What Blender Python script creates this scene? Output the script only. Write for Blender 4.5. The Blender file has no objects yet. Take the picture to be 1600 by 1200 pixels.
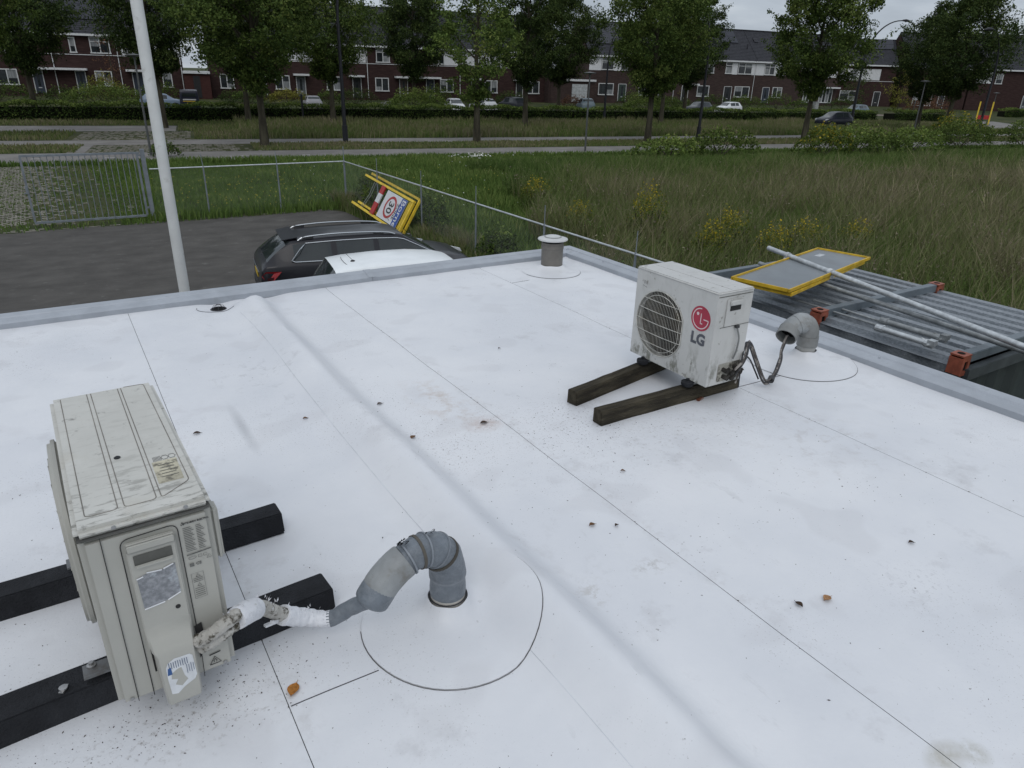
import bpy, bmesh, math, random
import numpy as np
from mathutils import Matrix, Vector
random.seed(7); np.random.seed(7)
PI = math.pi
scn = bpy.context.scene
col = scn.collection

# ------------------------------------------------------------------ camera
cam_d = bpy.data.cameras.new('camera'); cam = bpy.data.objects.new('camera', cam_d); col.objects.link(cam)
cam_d.sensor_width = 36; cam_d.lens = 36*1102/1600; cam_d.clip_start = .05; cam_d.clip_end = 3000
# rows of the camera-to-world rotation: the roof seams run along +Y, the far roof edge along +X
CR = Matrix(((0.84623411, 0.19408744, -0.49620348), (-0.53219441, 0.35270102, -0.76965648), (0.02563082, 0.91538629, 0.40175989)))
CR = CR.to_quaternion().normalized().to_matrix()
cam.matrix_world = Matrix.Translation((0, 0, 4.6)) @ CR.to_4x4()
scn.camera = cam

# ------------------------------------------------------------------ overcast sky
SUN_EL, SUN_AZ = math.radians(48), math.radians(215)
w = bpy.data.worlds.new('World'); scn.world = w; w.use_nodes = True
nt = w.node_tree; nt.nodes.clear()
def N(nt, t, **k):
    n = nt.nodes.new(t)
    for a, b in k.items():
        if a == 'inp':
            for i, v in b.items(): n.inputs[i].default_value = v
        else: setattr(n, a, b)
    return n
def ramp(nt, stops, interp='LINEAR'):
    r = nt.nodes.new('ShaderNodeValToRGB'); r.color_ramp.interpolation = interp
    e = r.color_ramp.elements
    while len(e) < len(stops): e.new(.5)
    for i, (p, c) in enumerate(stops):
        e[i].position = p; e[i].color = (*c, 1) if len(c) == 3 else c
    return r
out = N(nt, 'ShaderNodeOutputWorld'); bg = N(nt, 'ShaderNodeBackground', inp={1: .1})
sky = N(nt, 'ShaderNodeTexSky'); sky.sky_type = 'NISHITA'; sky.sun_disc = False
sky.sun_elevation = SUN_EL; sky.sun_rotation = SUN_AZ; sky.dust_density = 3
tc = N(nt, 'ShaderNodeTexCoord'); sep = N(nt, 'ShaderNodeSeparateXYZ'); nt.links.new(tc.outputs['Generated'], sep.inputs[0])
zr = ramp(nt, [(0, (4.7, 5.1, 5.6)), (.06, (4.9, 5.35, 5.9)), (.3, (5.2, 5.65, 6.2)), (1, (8.6, 9.1, 9.8))])
nt.links.new(sep.outputs[2], zr.inputs[0])
mp = N(nt, 'ShaderNodeMapping', inp={3: (1.0, 1.0, 4.5)}); nt.links.new(tc.outputs['Generated'], mp.inputs[0])
ns = N(nt, 'ShaderNodeTexNoise', inp={2: 2.6, 3: 6, 4: .55}); nt.links.new(mp.outputs[0], ns.inputs[0])
cr = ramp(nt, [(.34, (.66, .69, .73)), (.47, (.88, .90, .93)), (.56, (1.12, 1.12, 1.11)), (.68, (1.65, 1.60, 1.55))])
nt.links.new(ns.outputs[0], cr.inputs[0])
mul = N(nt, 'ShaderNodeMix', data_type='RGBA', blend_type='MULTIPLY'); mul.inputs[0].default_value = 1
nt.links.new(zr.outputs[0], mul.inputs[6]); nt.links.new(cr.outputs[0], mul.inputs[7])
mix = N(nt, 'ShaderNodeMix', data_type='RGBA'); mix.inputs[0].default_value = .9
nt.links.new(sky.outputs[0], mix.inputs[6]); nt.links.new(mul.outputs[2], mix.inputs[7])
nt.links.new(mix.outputs[2], bg.inputs[0]); nt.links.new(bg.outputs[0], out.inputs[0])
sd = bpy.data.lights.new('sun', 'SUN'); sun = bpy.data.objects.new('sun', sd); col.objects.link(sun)
sd.energy = .55; sd.angle = math.radians(35); sd.color = (1, .97, .93)
dv = Vector((math.sin(SUN_AZ)*math.cos(SUN_EL), math.cos(SUN_AZ)*math.cos(SUN_EL), math.sin(SUN_EL)))
sun.rotation_euler = dv.to_track_quat('Z', 'Y').to_euler(); sun.location = (0, -10, 30)
vs = scn.view_settings; vs.view_transform = 'Standard'; vs.look = 'None'; vs.gamma = 1; vs.exposure = .12; vs.use_curve_mapping = False
scn.cycles.max_bounces = 6; scn.cycles.transparent_max_bounces = 8

# ------------------------------------------------------------------ materials
MATS = {}
def mat(name, c, rough=.6, metal=0, var=.15, scale=6, c2=None, bump=0, bscale=40, spec=None, stretch=None, f2=(.4, .65), dirt=None):
    """procedural: base colour c, patches of c2 (or c varied), fine grain bump; dirt=(colour, scale, lo, hi)"""
    if name in MATS: return MATS[name]
    m = bpy.data.materials.new(name); m.use_nodes = True; nt = m.node_tree; b = nt.nodes['Principled BSDF']
    b.inputs['Roughness'].default_value = rough; b.inputs['Metallic'].default_value = metal
    if spec is None and rough >= .6: spec = .18
    if spec is not None: b.inputs['Specular IOR Level'].default_value = spec
    tc = N(nt, 'ShaderNodeTexCoord'); src = tc.outputs['Object']
    if stretch:
        mp = N(nt, 'ShaderNodeMapping', inp={3: stretch}); nt.links.new(src, mp.inputs[0]); src = mp.outputs[0]
    n1 = N(nt, 'ShaderNodeTexNoise', inp={2: scale, 3: 8, 4: .62}); nt.links.new(src, n1.inputs[0])
    if c2 is None: c2 = tuple(min(1, x*(1+var*2)) for x in c); c = tuple(x*(1-var) for x in c)
    r = ramp(nt, [(f2[0], c), (f2[1], c2)]); nt.links.new(n1.outputs[0], r.inputs[0]); o = r.outputs[0]
    if dirt:
        dc, ds, lo, hi = dirt
        n2 = N(nt, 'ShaderNodeTexNoise', inp={2: ds, 3: 10, 4: .7}); nt.links.new(src, n2.inputs[0])
        r2 = ramp(nt, [(lo, (0, 0, 0)), (hi, (1, 1, 1))]); nt.links.new(n2.outputs[0], r2.inputs[0])
        mx = N(nt, 'ShaderNodeMix', data_type='RGBA'); mx.inputs[7].default_value = (*dc, 1)
        nt.links.new(r2.outputs[0], mx.inputs[0]); nt.links.new(o, mx.inputs[6]); o = mx.outputs[2]
    nt.links.new(o, b.inputs['Base Color'])
    if bump:
        n3 = N(nt, 'ShaderNodeTexNoise', inp={2: bscale, 3: 6, 4: .6}); nt.links.new(src, n3.inputs[0])
        bp = N(nt, 'ShaderNodeBump', inp={0: bump, 1: .02}); nt.links.new(n3.outputs[0], bp.inputs['Height'])
        nt.links.new(bp.outputs[0], b.inputs['Normal'])
    MATS[name] = m; return m
def foliage_mat(name, stops, rough=.7, trans=.15):
    """colour picked by the per-leaf 'tint' attribute"""
    m = bpy.data.materials.new(name); m.use_nodes = True; nt = m.node_tree; b = nt.nodes['Principled BSDF']
    b.inputs['Roughness'].default_value = rough; b.inputs['Specular IOR Level'].default_value = .06
    at = N(nt, 'ShaderNodeAttribute', attribute_name='tint'); r = ramp(nt, stops)
    nt.links.new(at.outputs['Fac'], r.inputs[0]); nt.links.new(r.outputs[0], b.inputs['Base Color'])
    if trans:
        t = N(nt, 'ShaderNodeBsdfTranslucent'); nt.links.new(r.outputs[0], t.inputs[0])
        ms = N(nt, 'ShaderNodeMixShader', inp={0: trans}); nt.links.new(b.outputs[0], ms.inputs[1]); nt.links.new(t.outputs[0], ms.inputs[2])
        nt.links.new(ms.outputs[0], nt.nodes['Material Output'].inputs[0])
    MATS[name] = m; return m
def glass(name, c=(.02, .025, .03), rough=.06):
    if name in MATS: return MATS[name]
    m = mat(name, c, rough, var=.05); return m

# ------------------------------------------------------------------ mesh builder
class MB:
    def __init__(s): s.v = []; s.f = []; s.m = []; s.k = 0
    def mi(s, k): s.k = k; return s
    def add(s, vs, fs):
        o = len(s.v); s.v += [tuple(v) for v in vs]; s.f += [tuple(i+o for i in f) for f in fs]; s.m += [s.k]*len(fs); return s
    def box(s, c, d, rz=0, R=None):
        x, y, z = d[0]/2, d[1]/2, d[2]/2
        vs = [Vector((a*x, b*y, e*z)) for e in (-1, 1) for a, b in ((-1, -1), (1, -1), (1, 1), (-1, 1))]
        M = R if R is not None else (Matrix.Rotation(rz, 3, 'Z') if rz else None)
        if M is not None: vs = [M @ v for v in vs]
        return s.add([v+Vector(c) for v in vs], [(3, 2, 1, 0), (4, 5, 6, 7), (0, 1, 5, 4), (1, 2, 6, 5), (2, 3, 7, 6), (3, 0, 4, 7)])
    def bar(s, a, b, wd, ht):
        a = Vector(a); b = Vector(b); d = b-a; q = d.to_track_quat('X', 'Z').to_matrix()
        return s.box((a+b)/2, (d.length, wd, ht), R=q)
    def tube(s, pts, r, seg=10, caps=True):
        pts = [Vector(p) for p in pts]; n = len(pts)
        rs = r if isinstance(r, (list, tuple)) else [r]*n
        T = []
        for i in range(n):
            t = pts[min(i+1, n-1)]-pts[max(i-1, 0)]; T.append(t.normalized() if t.length > 1e-9 else Vector((0, 0, 1)))
        u = T[0].orthogonal().normalized(); vs = []
        for i in range(n):
            u = (u-T[i]*u.dot(T[i])); u = u.normalized() if u.length > 1e-6 else T[i].orthogonal().normalized()
            w_ = T[i].cross(u)
            vs += [pts[i]+(u*math.cos(a)+w_*math.sin(a))*rs[i] for a in (2*PI*k/seg for k in range(seg))]
        fs = [(i*seg+k, i*seg+(k+1) % seg, (i+1)*seg+(k+1) % seg, (i+1)*seg+k) for i in range(n-1) for k in range(seg)]
        if caps: fs += [tuple(range(seg-1, -1, -1)), tuple((n-1)*seg+k for k in range(seg))]
        return s.add(vs, fs)
    def lathe(s, prof, c=(0, 0, 0), seg=24):
        vs = []; c = Vector(c)
        for r, z in prof: vs += [c+Vector((r*math.cos(2*PI*k/seg), r*math.sin(2*PI*k/seg), z)) for k in range(seg)]
        n = len(prof)
        fs = [(i*seg+k, i*seg+(k+1) % seg, (i+1)*seg+(k+1) % seg, (i+1)*seg+k) for i in range(n-1) for k in range(seg)]
        fs += [tuple(range(seg-1, -1, -1)), tuple((n-1)*seg+k for k in range(seg))]
        return s.add(vs, fs)
    def poly(s, pts): return s.add(pts, [tuple(range(len(pts)))])
    def prism(s, pts, d):
        """extrude the planar polygon pts by vector d"""
        n = len(pts); d = Vector(d); vs = [Vector(p) for p in pts]
        return s.add(vs+[v+d for v in vs], [tuple(range(n-1, -1, -1)), tuple(range(n, 2*n))]+[(i, (i+1) % n, n+(i+1) % n, n+i) for i in range(n)])
    def grid(s, P):
        r, c = len(P), len(P[0]); vs = [p for row in P for p in row]
        return s.add(vs, [(i*c+j, i*c+j+1, (i+1)*c+j+1, (i+1)*c+j) for i in range(r-1) for j in range(c-1)])
    def build(s, name, mats, parent=None, loc=None, rot=None, smooth=False, bevel=0, bseg=2, kind=None):
        me = bpy.data.meshes.new(name); me.from_pydata(s.v, [], s.f)
        ml = mats if isinstance(mats, (list, tuple)) else [mats]
        for m in ml: me.materials.append(m)
        if len(ml) > 1: me.polygons.foreach_set('material_index', s.m)
        if smooth: me.polygons.foreach_set('use_smooth', [True]*len(me.polygons))
        me.update(); bm = bmesh.new(); bm.from_mesh(me)
        if smooth or bevel: bmesh.ops.remove_doubles(bm, verts=bm.verts, dist=1e-5)
        bmesh.ops.recalc_face_normals(bm, faces=bm.faces)
        if bevel:
            es = [e for e in bm.edges if len(e.link_faces) == 2 and e.calc_face_angle(0) > .5]
            bmesh.ops.bevel(bm, geom=es, offset=bevel, segments=bseg, affect='EDGES', clamp_overlap=True)
            for f in bm.faces: f.smooth = True
        bm.to_mesh(me); bm.free()
        if bevel or smooth:
            try: me.set_sharp_from_angle(angle=math.radians(38))
            except Exception: pass
        o = bpy.data.objects.new(name, me); col.objects.link(o)
        if parent: o.parent = parent
        if loc is not None: o.location = loc
        if rot is not None: o.rotation_euler = rot if isinstance(rot, (tuple, list)) else (0, 0, rot)
        if kind: o['kind'] = kind
        return o
def tag(o, label=None, cat=None, group=None, kind=None):
    if label: o['label'] = label
    if cat: o['category'] = cat
    if group: o['group'] = group
    if kind: o['kind'] = kind
    return o
def thing(name, label, cat, loc=(0, 0, 0), rz=0, group=None):
    o = bpy.data.objects.new(name, None); col.objects.link(o); o.empty_display_size = .2
    o.location = loc; o.rotation_euler = rz if isinstance(rz, tuple) else (0, 0, rz); return tag(o, label, cat, group)
def copy_tree(o, parent=None, label=None, group=None):
    c = o.copy(); col.objects.link(c)
    if parent: c.parent = parent
    if label: c['label'] = label
    if group: c['group'] = group
    for ch in list(o.children): copy_tree(ch, c)
    return c
def text(name, body, size, m, parent, M, extrude=.0006, offset=0, align='CENTER', sx=1):
    cu = bpy.data.curves.new(name, 'FONT'); cu.body = body; cu.size = size; cu.extrude = extrude; cu.offset = offset
    cu.align_x = align; cu.align_y = 'CENTER'; cu.resolution_u = 3
    t = bpy.data.objects.new(name, cu); col.objects.link(t); bpy.context.view_layer.update()
    me = bpy.data.meshes.new_from_object(t); bpy.data.objects.remove(t)
    me.transform(M @ Matrix.Diagonal((sx, 1, 1, 1))); me.materials.append(m)
    o = bpy.data.objects.new(name, me); col.objects.link(o); o.parent = parent; return o
def frame(origin, X, Y):
    X = Vector(X).normalized(); Y = Vector(Y).normalized(); Z = X.cross(Y)
    M = Matrix((X, Y, Z)).transposed().to_4x4(); M.translation = Vector(origin); return M

# ------------------------------------------------------------------ the street frame: s along the road, n away from it
SA = math.radians(-9.5)
def SN(s, n, z=0): return (s*math.cos(SA)-n*math.sin(SA), s*math.sin(SA)+n*math.cos(SA), z)
def toSN(x, y): return (x*math.cos(SA)+y*math.sin(SA), -x*math.sin(SA)+y*math.cos(SA))
def zg(n): return .45*max(0., min(1., (n-75.5)/5))+.55*max(0., min(1., (n-87)/11))     # the ground rises gently to the houses
# ================================================================== SETTING: ground, paths
g_grass = mat('ground_grass', (.030, .042, .014), .95, c2=(.062, .064, .026), scale=.35, bump=.6, bscale=9, dirt=((.075, .062, .038), 1.7, .58, .78))
g_asph = mat('parking_asphalt', (.060, .057, .053), .9, c2=(.100, .095, .088), scale=1.1, bump=.35, bscale=120, stretch=(1, 1.5, 1), f2=(.32, .70), dirt=((.19, .185, .175), 3.0, .60, .76))
g_path = mat('path_asphalt', (.165, .158, .150), .9, c2=(.225, .215, .205), scale=.4, bump=.2, bscale=60)
m_paint = mat('road_paint', (.52, .52, .50), .7, var=.2, scale=8)
m_paver = mat('paver_concrete', (.155, .148, .125), .9, c2=(.26, .245, .21), scale=3, bump=.4)

ns_ = [-300, -60, 0, 20, 40, 60, 75.5, 77, 79, 80.5, 85] + [87+i for i in range(12)] + [110, 140, 200, 400, 1400]
ss_ = [-1300, -300, -100, -40, 0, 40, 80, 120, 200, 400, 1500]
b = MB(); b.grid([[SN(s, n, zg(n)) for s in ss_] for n in ns_]); b.build('ground', g_grass, kind='structure')
rs = random.Random(3)
pts = [(-30, -14), (9.0, -14), (8.9, 0), (8.85, 8), (8.95, 14), (8.7, 18), (8.9, 22), (8.6, 24.4)]
xx = 8.2
while xx > -30: pts.append((xx, 25.05+rs.uniform(-.12, .12))); xx -= .45
b = MB(); b.add([(x, y, .006) for x, y in pts]+[(0, 5, .006)], [(i, (i+1) % len(pts), len(pts)) for i in range(len(pts))])
b.build('parking_lot', g_asph, kind='structure')
def strip(name, s0, s1, n0, n1, z, m, wob=.06, step=1.5):
    k = max(1, int((s1-s0)/step)); r = random.Random(int(n0*10))
    top = [SN(s0+(s1-s0)*i/k, n1+r.uniform(-wob, wob), z+zg(n1)) for i in range(k+1)]
    bot = [SN(s0+(s1-s0)*i/k, n0+r.uniform(-wob, wob), z+zg(n0)) for i in range(k+1)]
    b = MB(); b.grid([bot, top]); return b.build(name, m, kind='structure')
strip('cycle_path', -90, 150, 41.8, 46.9, .006, g_path)
strip('footpath', -90, 150, 51.5, 54.8, .006, g_path)
strip('driveway', -40, -1.6, 62.3, 67.8, .006, g_path)
strip('lane', 66, 150, 60.6, 62.8, .006, g_path)
strip('residential_street', -60, 96, 80.6, 86.6, .006, mat('street_brick', (.16, .13, .115), .9, c2=(.21, .175, .15), scale=3))
strip('access_path', -6.9, -6.0, 46.9, 51.5, .010, g_path)
# side road curving in from the right
up = [(163, 107), (150, 95), (136.6, 80), (130, 70.5), (124, 60), (116, 52), (108, 44), (150, 10)]
lo = [(156, 107), (142, 93), (128.5, 78), (121, 69), (112, 58), (104, 50), (96, 44), (130, 2)]
b = MB(); b.grid([[(x, y, .012) for x, y in up], [(x, y, .012) for x, y in lo]]); b.build('side_road', g_path, kind='structure')
# dashes along the cycle path
b = MB()
for k in range(-8, 34):
    s = -1.16+k*3.37
    b.add([SN(s-.24, 44.14, .011), SN(s+.24, 44.14, .011), SN(s+.24, 44.26, .011), SN(s-.24, 44.26, .011)], [(0, 1, 2, 3)])
b.build('lane_dashes', m_paint, kind='structure')
# light kerb chip line along the asphalt
b = MB(); xx = 8.0; r = random.Random(5)
while xx > -26: b.box((xx, 25.12+r.uniform(-.03, .03), .012), (r.uniform(.2, .5), r.uniform(.03, .09), .012), r.uniform(-.1, .1)); xx -= r.uniform(.3, .9)
tag(b.build('asphalt_edge_crumbs', m_paver), 'pale crumbled rim of the car park asphalt', 'rubble', kind='stuff')
# concrete grass pavers: little blocks with grass between
def pavers(name, label, cells, size=.13, gap=.19, seed=1, keep=lambda u, v: 1.):
    r = random.Random(seed); b = MB(); (u0, u1, v0, v1), f = cells
    i = 0; v = v0
    while v < v1:
        u = u0+(gap/2 if i % 2 else 0)
        while u < u1:
            if r.random() < keep(u, v):
                x, y, z = f(u, v); h = r.uniform(.012, .026); sx = size*r.uniform(.8, 1.05)/2; sy = size*r.uniform(.55, .8)/2
                b.add([(x-sx, y-sy, .0), (x+sx, y-sy, .0), (x+sx, y+sy, .0), (x-sx, y+sy, .0), (x-sx, y-sy, h), (x+sx, y-sy, h), (x+sx, y+sy, h), (x-sx, y+sy, h)],
                      [(4, 5, 6, 7), (0, 1, 5, 4), (1, 2, 6, 5), (3, 0, 4, 7)])
            u += gap
        v += gap*.72; i += 1
    return tag(b.build(name, m_paver), label, 'paving', kind='stuff')
def keepA(u, v):
    if u > -1.0: return max(.04, .75-(u+1.0)*.38) * (1 if v > 27 else .45)
    if v < 26 and u > -2.5: return .35
    return .93
pavers('grass_pavers', 'concrete grass pavers left of and behind the grey gate', ((-13, 2.6, 25.3, 41.6), lambda u, v: (u, v, 0)), keep=keepA, seed=2, size=.17, gap=.235)
pavers('grass_pavers', 'band of grass pavers between the two grey paths', ((-5.9, 4.2, 47.1, 51.4), lambda u, v: SN(u, v)), size=.22, gap=.34, seed=3, keep=lambda u, v: .72 if u < 2.0 else .2)
pavers('grass_pavers', 'farther band of grass pavers beyond the footpath', ((-7.5, -.6, 55, 62), lambda u, v: SN(u, v)), size=.22, gap=.36, seed=4, keep=lambda u, v: .65)

# ================================================================== GRASS AND MEADOW (uncountable)
def blades(name, label, xy, h, wdt, tint, mats, bend=.35, lean=None, cat='grass', z0=None):
    n = len(xy); R = np.random.RandomState(n % 9973)
    a = R.uniform(0, 2*PI, n); ca, sa = np.cos(a), np.sin(a)
    la = R.uniform(0, 2*PI, n); L = bend*h*R.uniform(.3, 1.3, n)
    lx, ly = np.cos(la)*L, np.sin(la)*L
    if lean is not None: lx = lx+lean[0]*h; ly = ly+lean[1]*h
    base = np.zeros((n, 3)); base[:, :2] = xy
    if z0 is not None: base[:, 2] = z0
    V = np.zeros((n, 5, 3)); wv = np.stack([ca*wdt/2, sa*wdt/2, np.zeros(n)], 1)
    mid = base+np.stack([lx*.35, ly*.35, h*.6], 1); tip = base+np.stack([lx, ly, h], 1)
    V[:, 0] = base-wv; V[:, 1] = base+wv; V[:, 2] = mid+wv*.8; V[:, 3] = mid-wv*.8; V[:, 4] = tip
    me = bpy.data.meshes.new(name); me.vertices.add(5*n); me.vertices.foreach_set('co', V.reshape(-1))
    base_i = (np.arange(n)*5)[:, None]
    loops = np.concatenate([base_i+np.array([[0, 1, 2, 3]]), base_i+np.array([[3, 2, 4]])], 1).reshape(-1)
    me.loops.add(7*n); me.loops.foreach_set('vertex_index', loops.astype(np.int32))
    me.polygons.add(2*n); st = (np.arange(n)*7)[:, None]+np.array([[0, 4]]); me.polygons.foreach_set('loop_start', st.reshape(-1).astype(np.int32))
    at = me.attributes.new('tint', 'FLOAT', 'POINT'); tt = np.repeat(tint[:, None], 5, 1); tt = np.clip(tt+np.array([[-.05, -.05, 0, 0, .06]]), 0, 1)
    at.data.foreach_set('value', tt.reshape(-1).astype(np.float32))
    me.materials.append(mats); me.update(); me.validate()
    o = bpy.data.objects.new(name, me); col.objects.link(o); return tag(o, label, cat, kind='stuff')
def vnoise(x, y, f, seed=0):
    R = np.random.RandomState(seed); out = 0
    for k in range(4):
        th = R.uniform(0, PI); ph = R.uniform(0, 7, 2); q = f*(1+.7*k)
        out = out+np.sin(q*(x*np.cos(th)+y*np.sin(th))+ph[0])*np.cos(q*.8*(y*np.cos(th)-x*np.sin(th))+ph[1])/(1+.4*k)
    return out/2.2
m_green = foliage_mat('short_grass', [(0, (.046, .082, .020)), (.5, (.100, .160, .040)), (.8, (.17, .225, .065)), (1, (.28, .28, .12))])
m_mead = foliage_mat('meadow_stalks', [(0, (.050, .086, .022)), (.25, (.086, .136, .034)), (.42, (.130, .160, .056)), (.60, (.175, .172, .088)), (.78, (.225, .190, .130)), (.92, (.30, .265, .165)), (1, (.44, .41, .22))])
R = np.random.RandomState(11)
def rect_pts(n, x0, x1, y0, y1): return np.stack([R.uniform(x0, x1, n), R.uniform(y0, y1, n)], 1)
def sn_pts(n, s0, s1, n0, n1):
    s = R.uniform(s0, s1, n); q = R.uniform(n0, n1, n)
    return np.stack([s*math.cos(SA)-q*math.sin(SA), s*math.sin(SA)+q*math.cos(SA)], 1), q
def toN(p): return -p[:, 0]*math.sin(SA)+p[:, 1]*math.cos(SA)
# lawn between the car park and the cycle path
p = rect_pts(170000, -14, 36, 24.9, 42); nn = toN(p); k = (nn < 41.6) & ~((p[:, 0] < 1.6) & (R.rand(len(p)) < .80)) & ~((p[:, 0] > 22+.4*(p[:, 1]-25)) & (R.rand(len(p)) < .5))
p = p[k]; f = vnoise(p[:, 0], p[:, 1], .8, 2); edge = (p[:, 1] < 26.2) & (p[:, 0] > -3)
h = .10+.07*np.clip(f, -1, 1)+R.uniform(0, .08, len(p))+edge*R.uniform(0, .28, len(p)); h[p[:, 0] < 2.4] *= .45
blades('lawn_grass', 'green lawn grass between the car park and the cycle path', p, h, .030+.01*R.rand(len(p)), np.clip(.45+.18*f+R.normal(0, .14, len(p)), 0, 1), m_green)
# lawn strip inside the right fence, under it
p = rect_pts(26000, 8.55, 9.6, 3, 26); f = vnoise(p[:, 0], p[:, 1], 1.5, 4)
blades('fence_weeds', 'weeds and tall grass growing along the right fence', p, np.clip(.28+.22*f+R.uniform(0, .3, len(p)), .08, .9), .03, np.clip(.42+.2*f+R.normal(0, .18, len(p)), 0, 1), m_mead, cat='weeds')
# green grass just beyond the fence
p = rect_pts(90000, 9.2, 30, 14, 42); nn = toN(p); bd = 13.5+.0*p[:, 1]+vnoise(p[:, 0], p[:, 1], .35, 8)*1.5
k = (nn < 41.6) & ((p[:, 0] < bd+(p[:, 1]-16)*.42)); p = p[k]; f = vnoise(p[:, 0], p[:, 1], .9, 5)
blades('rough_grass', 'bright rough grass beyond the corner of the fence', p, np.clip(.22+.12*f+R.uniform(0, .18, len(p)), .06, .7), .04, np.clip(.5+.2*f+R.normal(0, .15, len(p)), 0, 1), m_green)
# the meadow of reeds and seeding stalks
p = rect_pts(700000, 9.2, 75, 1, 42); d = np.hypot(p[:, 0], p[:, 1])
k = (toN(p) < 41.4) & (R.rand(len(p)) < np.clip(22/d, 0, 1)) & (p[:, 0] > 12.5+(p[:, 1]-16).clip(-8, 30)*.36+vnoise(p[:, 0], p[:, 1], .35, 8)*1.5-(p[:, 1] < 13)*2.5)
p = p[k]; d = d[k]; f = vnoise(p[:, 0], p[:, 1], .55, 9); g = vnoise(p[:, 0], p[:, 1], 1.6, 19); nn = toN(p)
cl = vnoise(p[:, 0], p[:, 1], 3.1, 29); h = np.clip(.90+.30*f+.22*g+.22*cl+R.uniform(-.45, .40, len(p))+.35*(R.rand(len(p)) < .05), .22, 1.8)*np.clip((41.6-nn)/13, .14, 1)
green = np.clip((nn-24)/7, 0, 1)                       # fresher green towards the path
t = np.clip(.39+.12*np.clip((p[:, 0]-16)/10, 0, 1)+.20*f+.16*g+.14*cl+R.normal(0, .12, len(p))+.30*(R.rand(len(p)) < .03)-green*.36, 0, 1)
blades('reed_meadow', 'brown green meadow of reeds and seeding stalks right of the fence', p, h, .009+.00062*d, t, m_mead, bend=.5, lean=(.06, -.03), cat='meadow')
# verges
for nm, lb, n0, n1, s0, s1, cnt, hh, tb, mt in (('verge_grass', 'short grass verge between the two grey paths', 47, 51.4, -50, 120, 60000, .16, .50, m_mead),
        ('tall_grass_strip', 'tall dry grass strip between the footpath and the hedge', 54.9, 73.2, -50, 118, 125000, .50, .48, m_mead),
        ('path_edge_grass', 'grass edging along the near side of the cycle path', 40.9, 41.9, -50, 110, 26000, .26, .45, m_green)):
    p, q = sn_pts(cnt, s0, s1, n0, n1); f = vnoise(p[:, 0], p[:, 1], .35, int(n0)); sc = p[:, 0]*math.cos(SA)+p[:, 1]*math.sin(SA)
    k = np.ones(len(p), bool)
    if n0 > 50: k = ~((sc < -1.4) & (q > 62) & (q < 68)) & ~((sc < -.3) & (sc > -8) & (q < 62.3)) & ~((sc > 66) & (q > 60.4) & (q < 63)) & ~((sc > 92) & (q > 60))
    elif n0 > 46: k = ~((sc > -6.5) & (sc < 3) )
    p = p[k]; f = f[k]; q = q[k]; sc = sc[k]
    hgt = np.clip(hh*(1+.4*f)*R.uniform(.5, 1.3, len(p)), .04, 1)
    if n0 > 50: hgt = hgt*np.where(sc < 3, .45, 1)*np.where(sc > 84, .6, 1)
    blades(nm, lb, p, hgt, .05+.02*R.rand(len(p)), np.clip(tb+.18*f+R.normal(0, .13, len(p)), 0, 1), mt)
# small white and yellow flowers in the lawn
b = MB(); r = random.Random(9)
for k in range(330):
    if k < 70: x, y = r.gauss(20.8, .7), r.gauss(36.7, .5); z = r.uniform(.25, .4); b.mi(0)
    elif k < 190: x, y = r.uniform(3.5, 9), r.uniform(25.6, 34); z = r.uniform(.16, .3); b.mi(1)
    else: x, y = r.uniform(9.5, 24), r.uniform(22, 38); z = r.uniform(.25, .4); b.mi(k % 2)
    q = .022 if k >= 70 else .05
    b.add([(x-q, y, z), (x, y-q, z-.01), (x+q, y, z), (x, y+q, z+.01)], [(0, 1, 2, 3)])
tag(b.build('wild_flowers', [mat('petal_white', (.62, .62, .58), .7), mat('petal_yellow', (.42, .36, .05), .7)]), 'small white and yellow flowers dotted over the grass', 'flowers', kind='stuff')
# ================================================================== THE FLAT ROOF we stand on (roof level z = 3)
RZ = 3.0
m_memb = mat('roof_membrane', (.620, .635, .665), .42, c2=(.695, .705, .725), scale=.9, bump=.12, bscale=14, spec=.4, f2=(.38, .62), dirt=((.46, .46, .475), 2.6, .58, .80))
nt = m_memb.node_tree; b_ = nt.nodes['Principled BSDF']; bc = b_.inputs['Base Color'].links[0].from_socket
tc_ = N(nt, 'ShaderNodeTexCoord')
def over(sock, fac_sock, c):
    mx = N(nt, 'ShaderNodeMix', data_type='RGBA'); mx.inputs[7].default_value = (*c, 1)
    nt.links.new(fac_sock, mx.inputs[0]); nt.links.new(sock, mx.inputs[6]); return mx.outputs[2]
def thresh(scale, lo, hi, det=2, stretch=None, rough=.5, seed=0):
    mp = N(nt, 'ShaderNodeMapping', inp={1: (seed*3.7, seed*1.9, 0), 3: stretch or (1, 1, 1)}); nt.links.new(tc_.outputs['Object'], mp.inputs[0])
    n1 = N(nt, 'ShaderNodeTexNoise', inp={2: scale, 3: det, 4: rough}); nt.links.new(mp.outputs[0], n1.inputs[0])
    r_ = ramp(nt, [(lo, (0, 0, 0)), (hi, (1, 1, 1))]); nt.links.new(n1.outputs[0], r_.inputs[0]); return r_.outputs[0]
def times(a, b2, k=1.):
    m1 = N(nt, 'ShaderNodeMath', operation='MULTIPLY'); nt.links.new(a, m1.inputs[0])
    if b2 is None: m1.inputs[1].default_value = k
    else: nt.links.new(b2, m1.inputs[1])
    return m1.outputs[0]
zone = thresh(1.1, .47, .62, 3, seed=1); zone2 = thresh(1.6, .55, .68, 3, seed=5)
bc = over(bc, times(times(thresh(150, .66, .70, 2), zone), None, .55), (.16, .135, .115))     # fine dirt speckle
bc = over(bc, times(times(thresh(60, .69, .73, 2, seed=3), zone2), None, .7), (.10, .08, .07))
bc = over(bc, times(thresh(7, .66, .80, 8, seed=2, rough=.75), None, .35), (.33, .27, .22))   # faint brown smears
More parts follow.
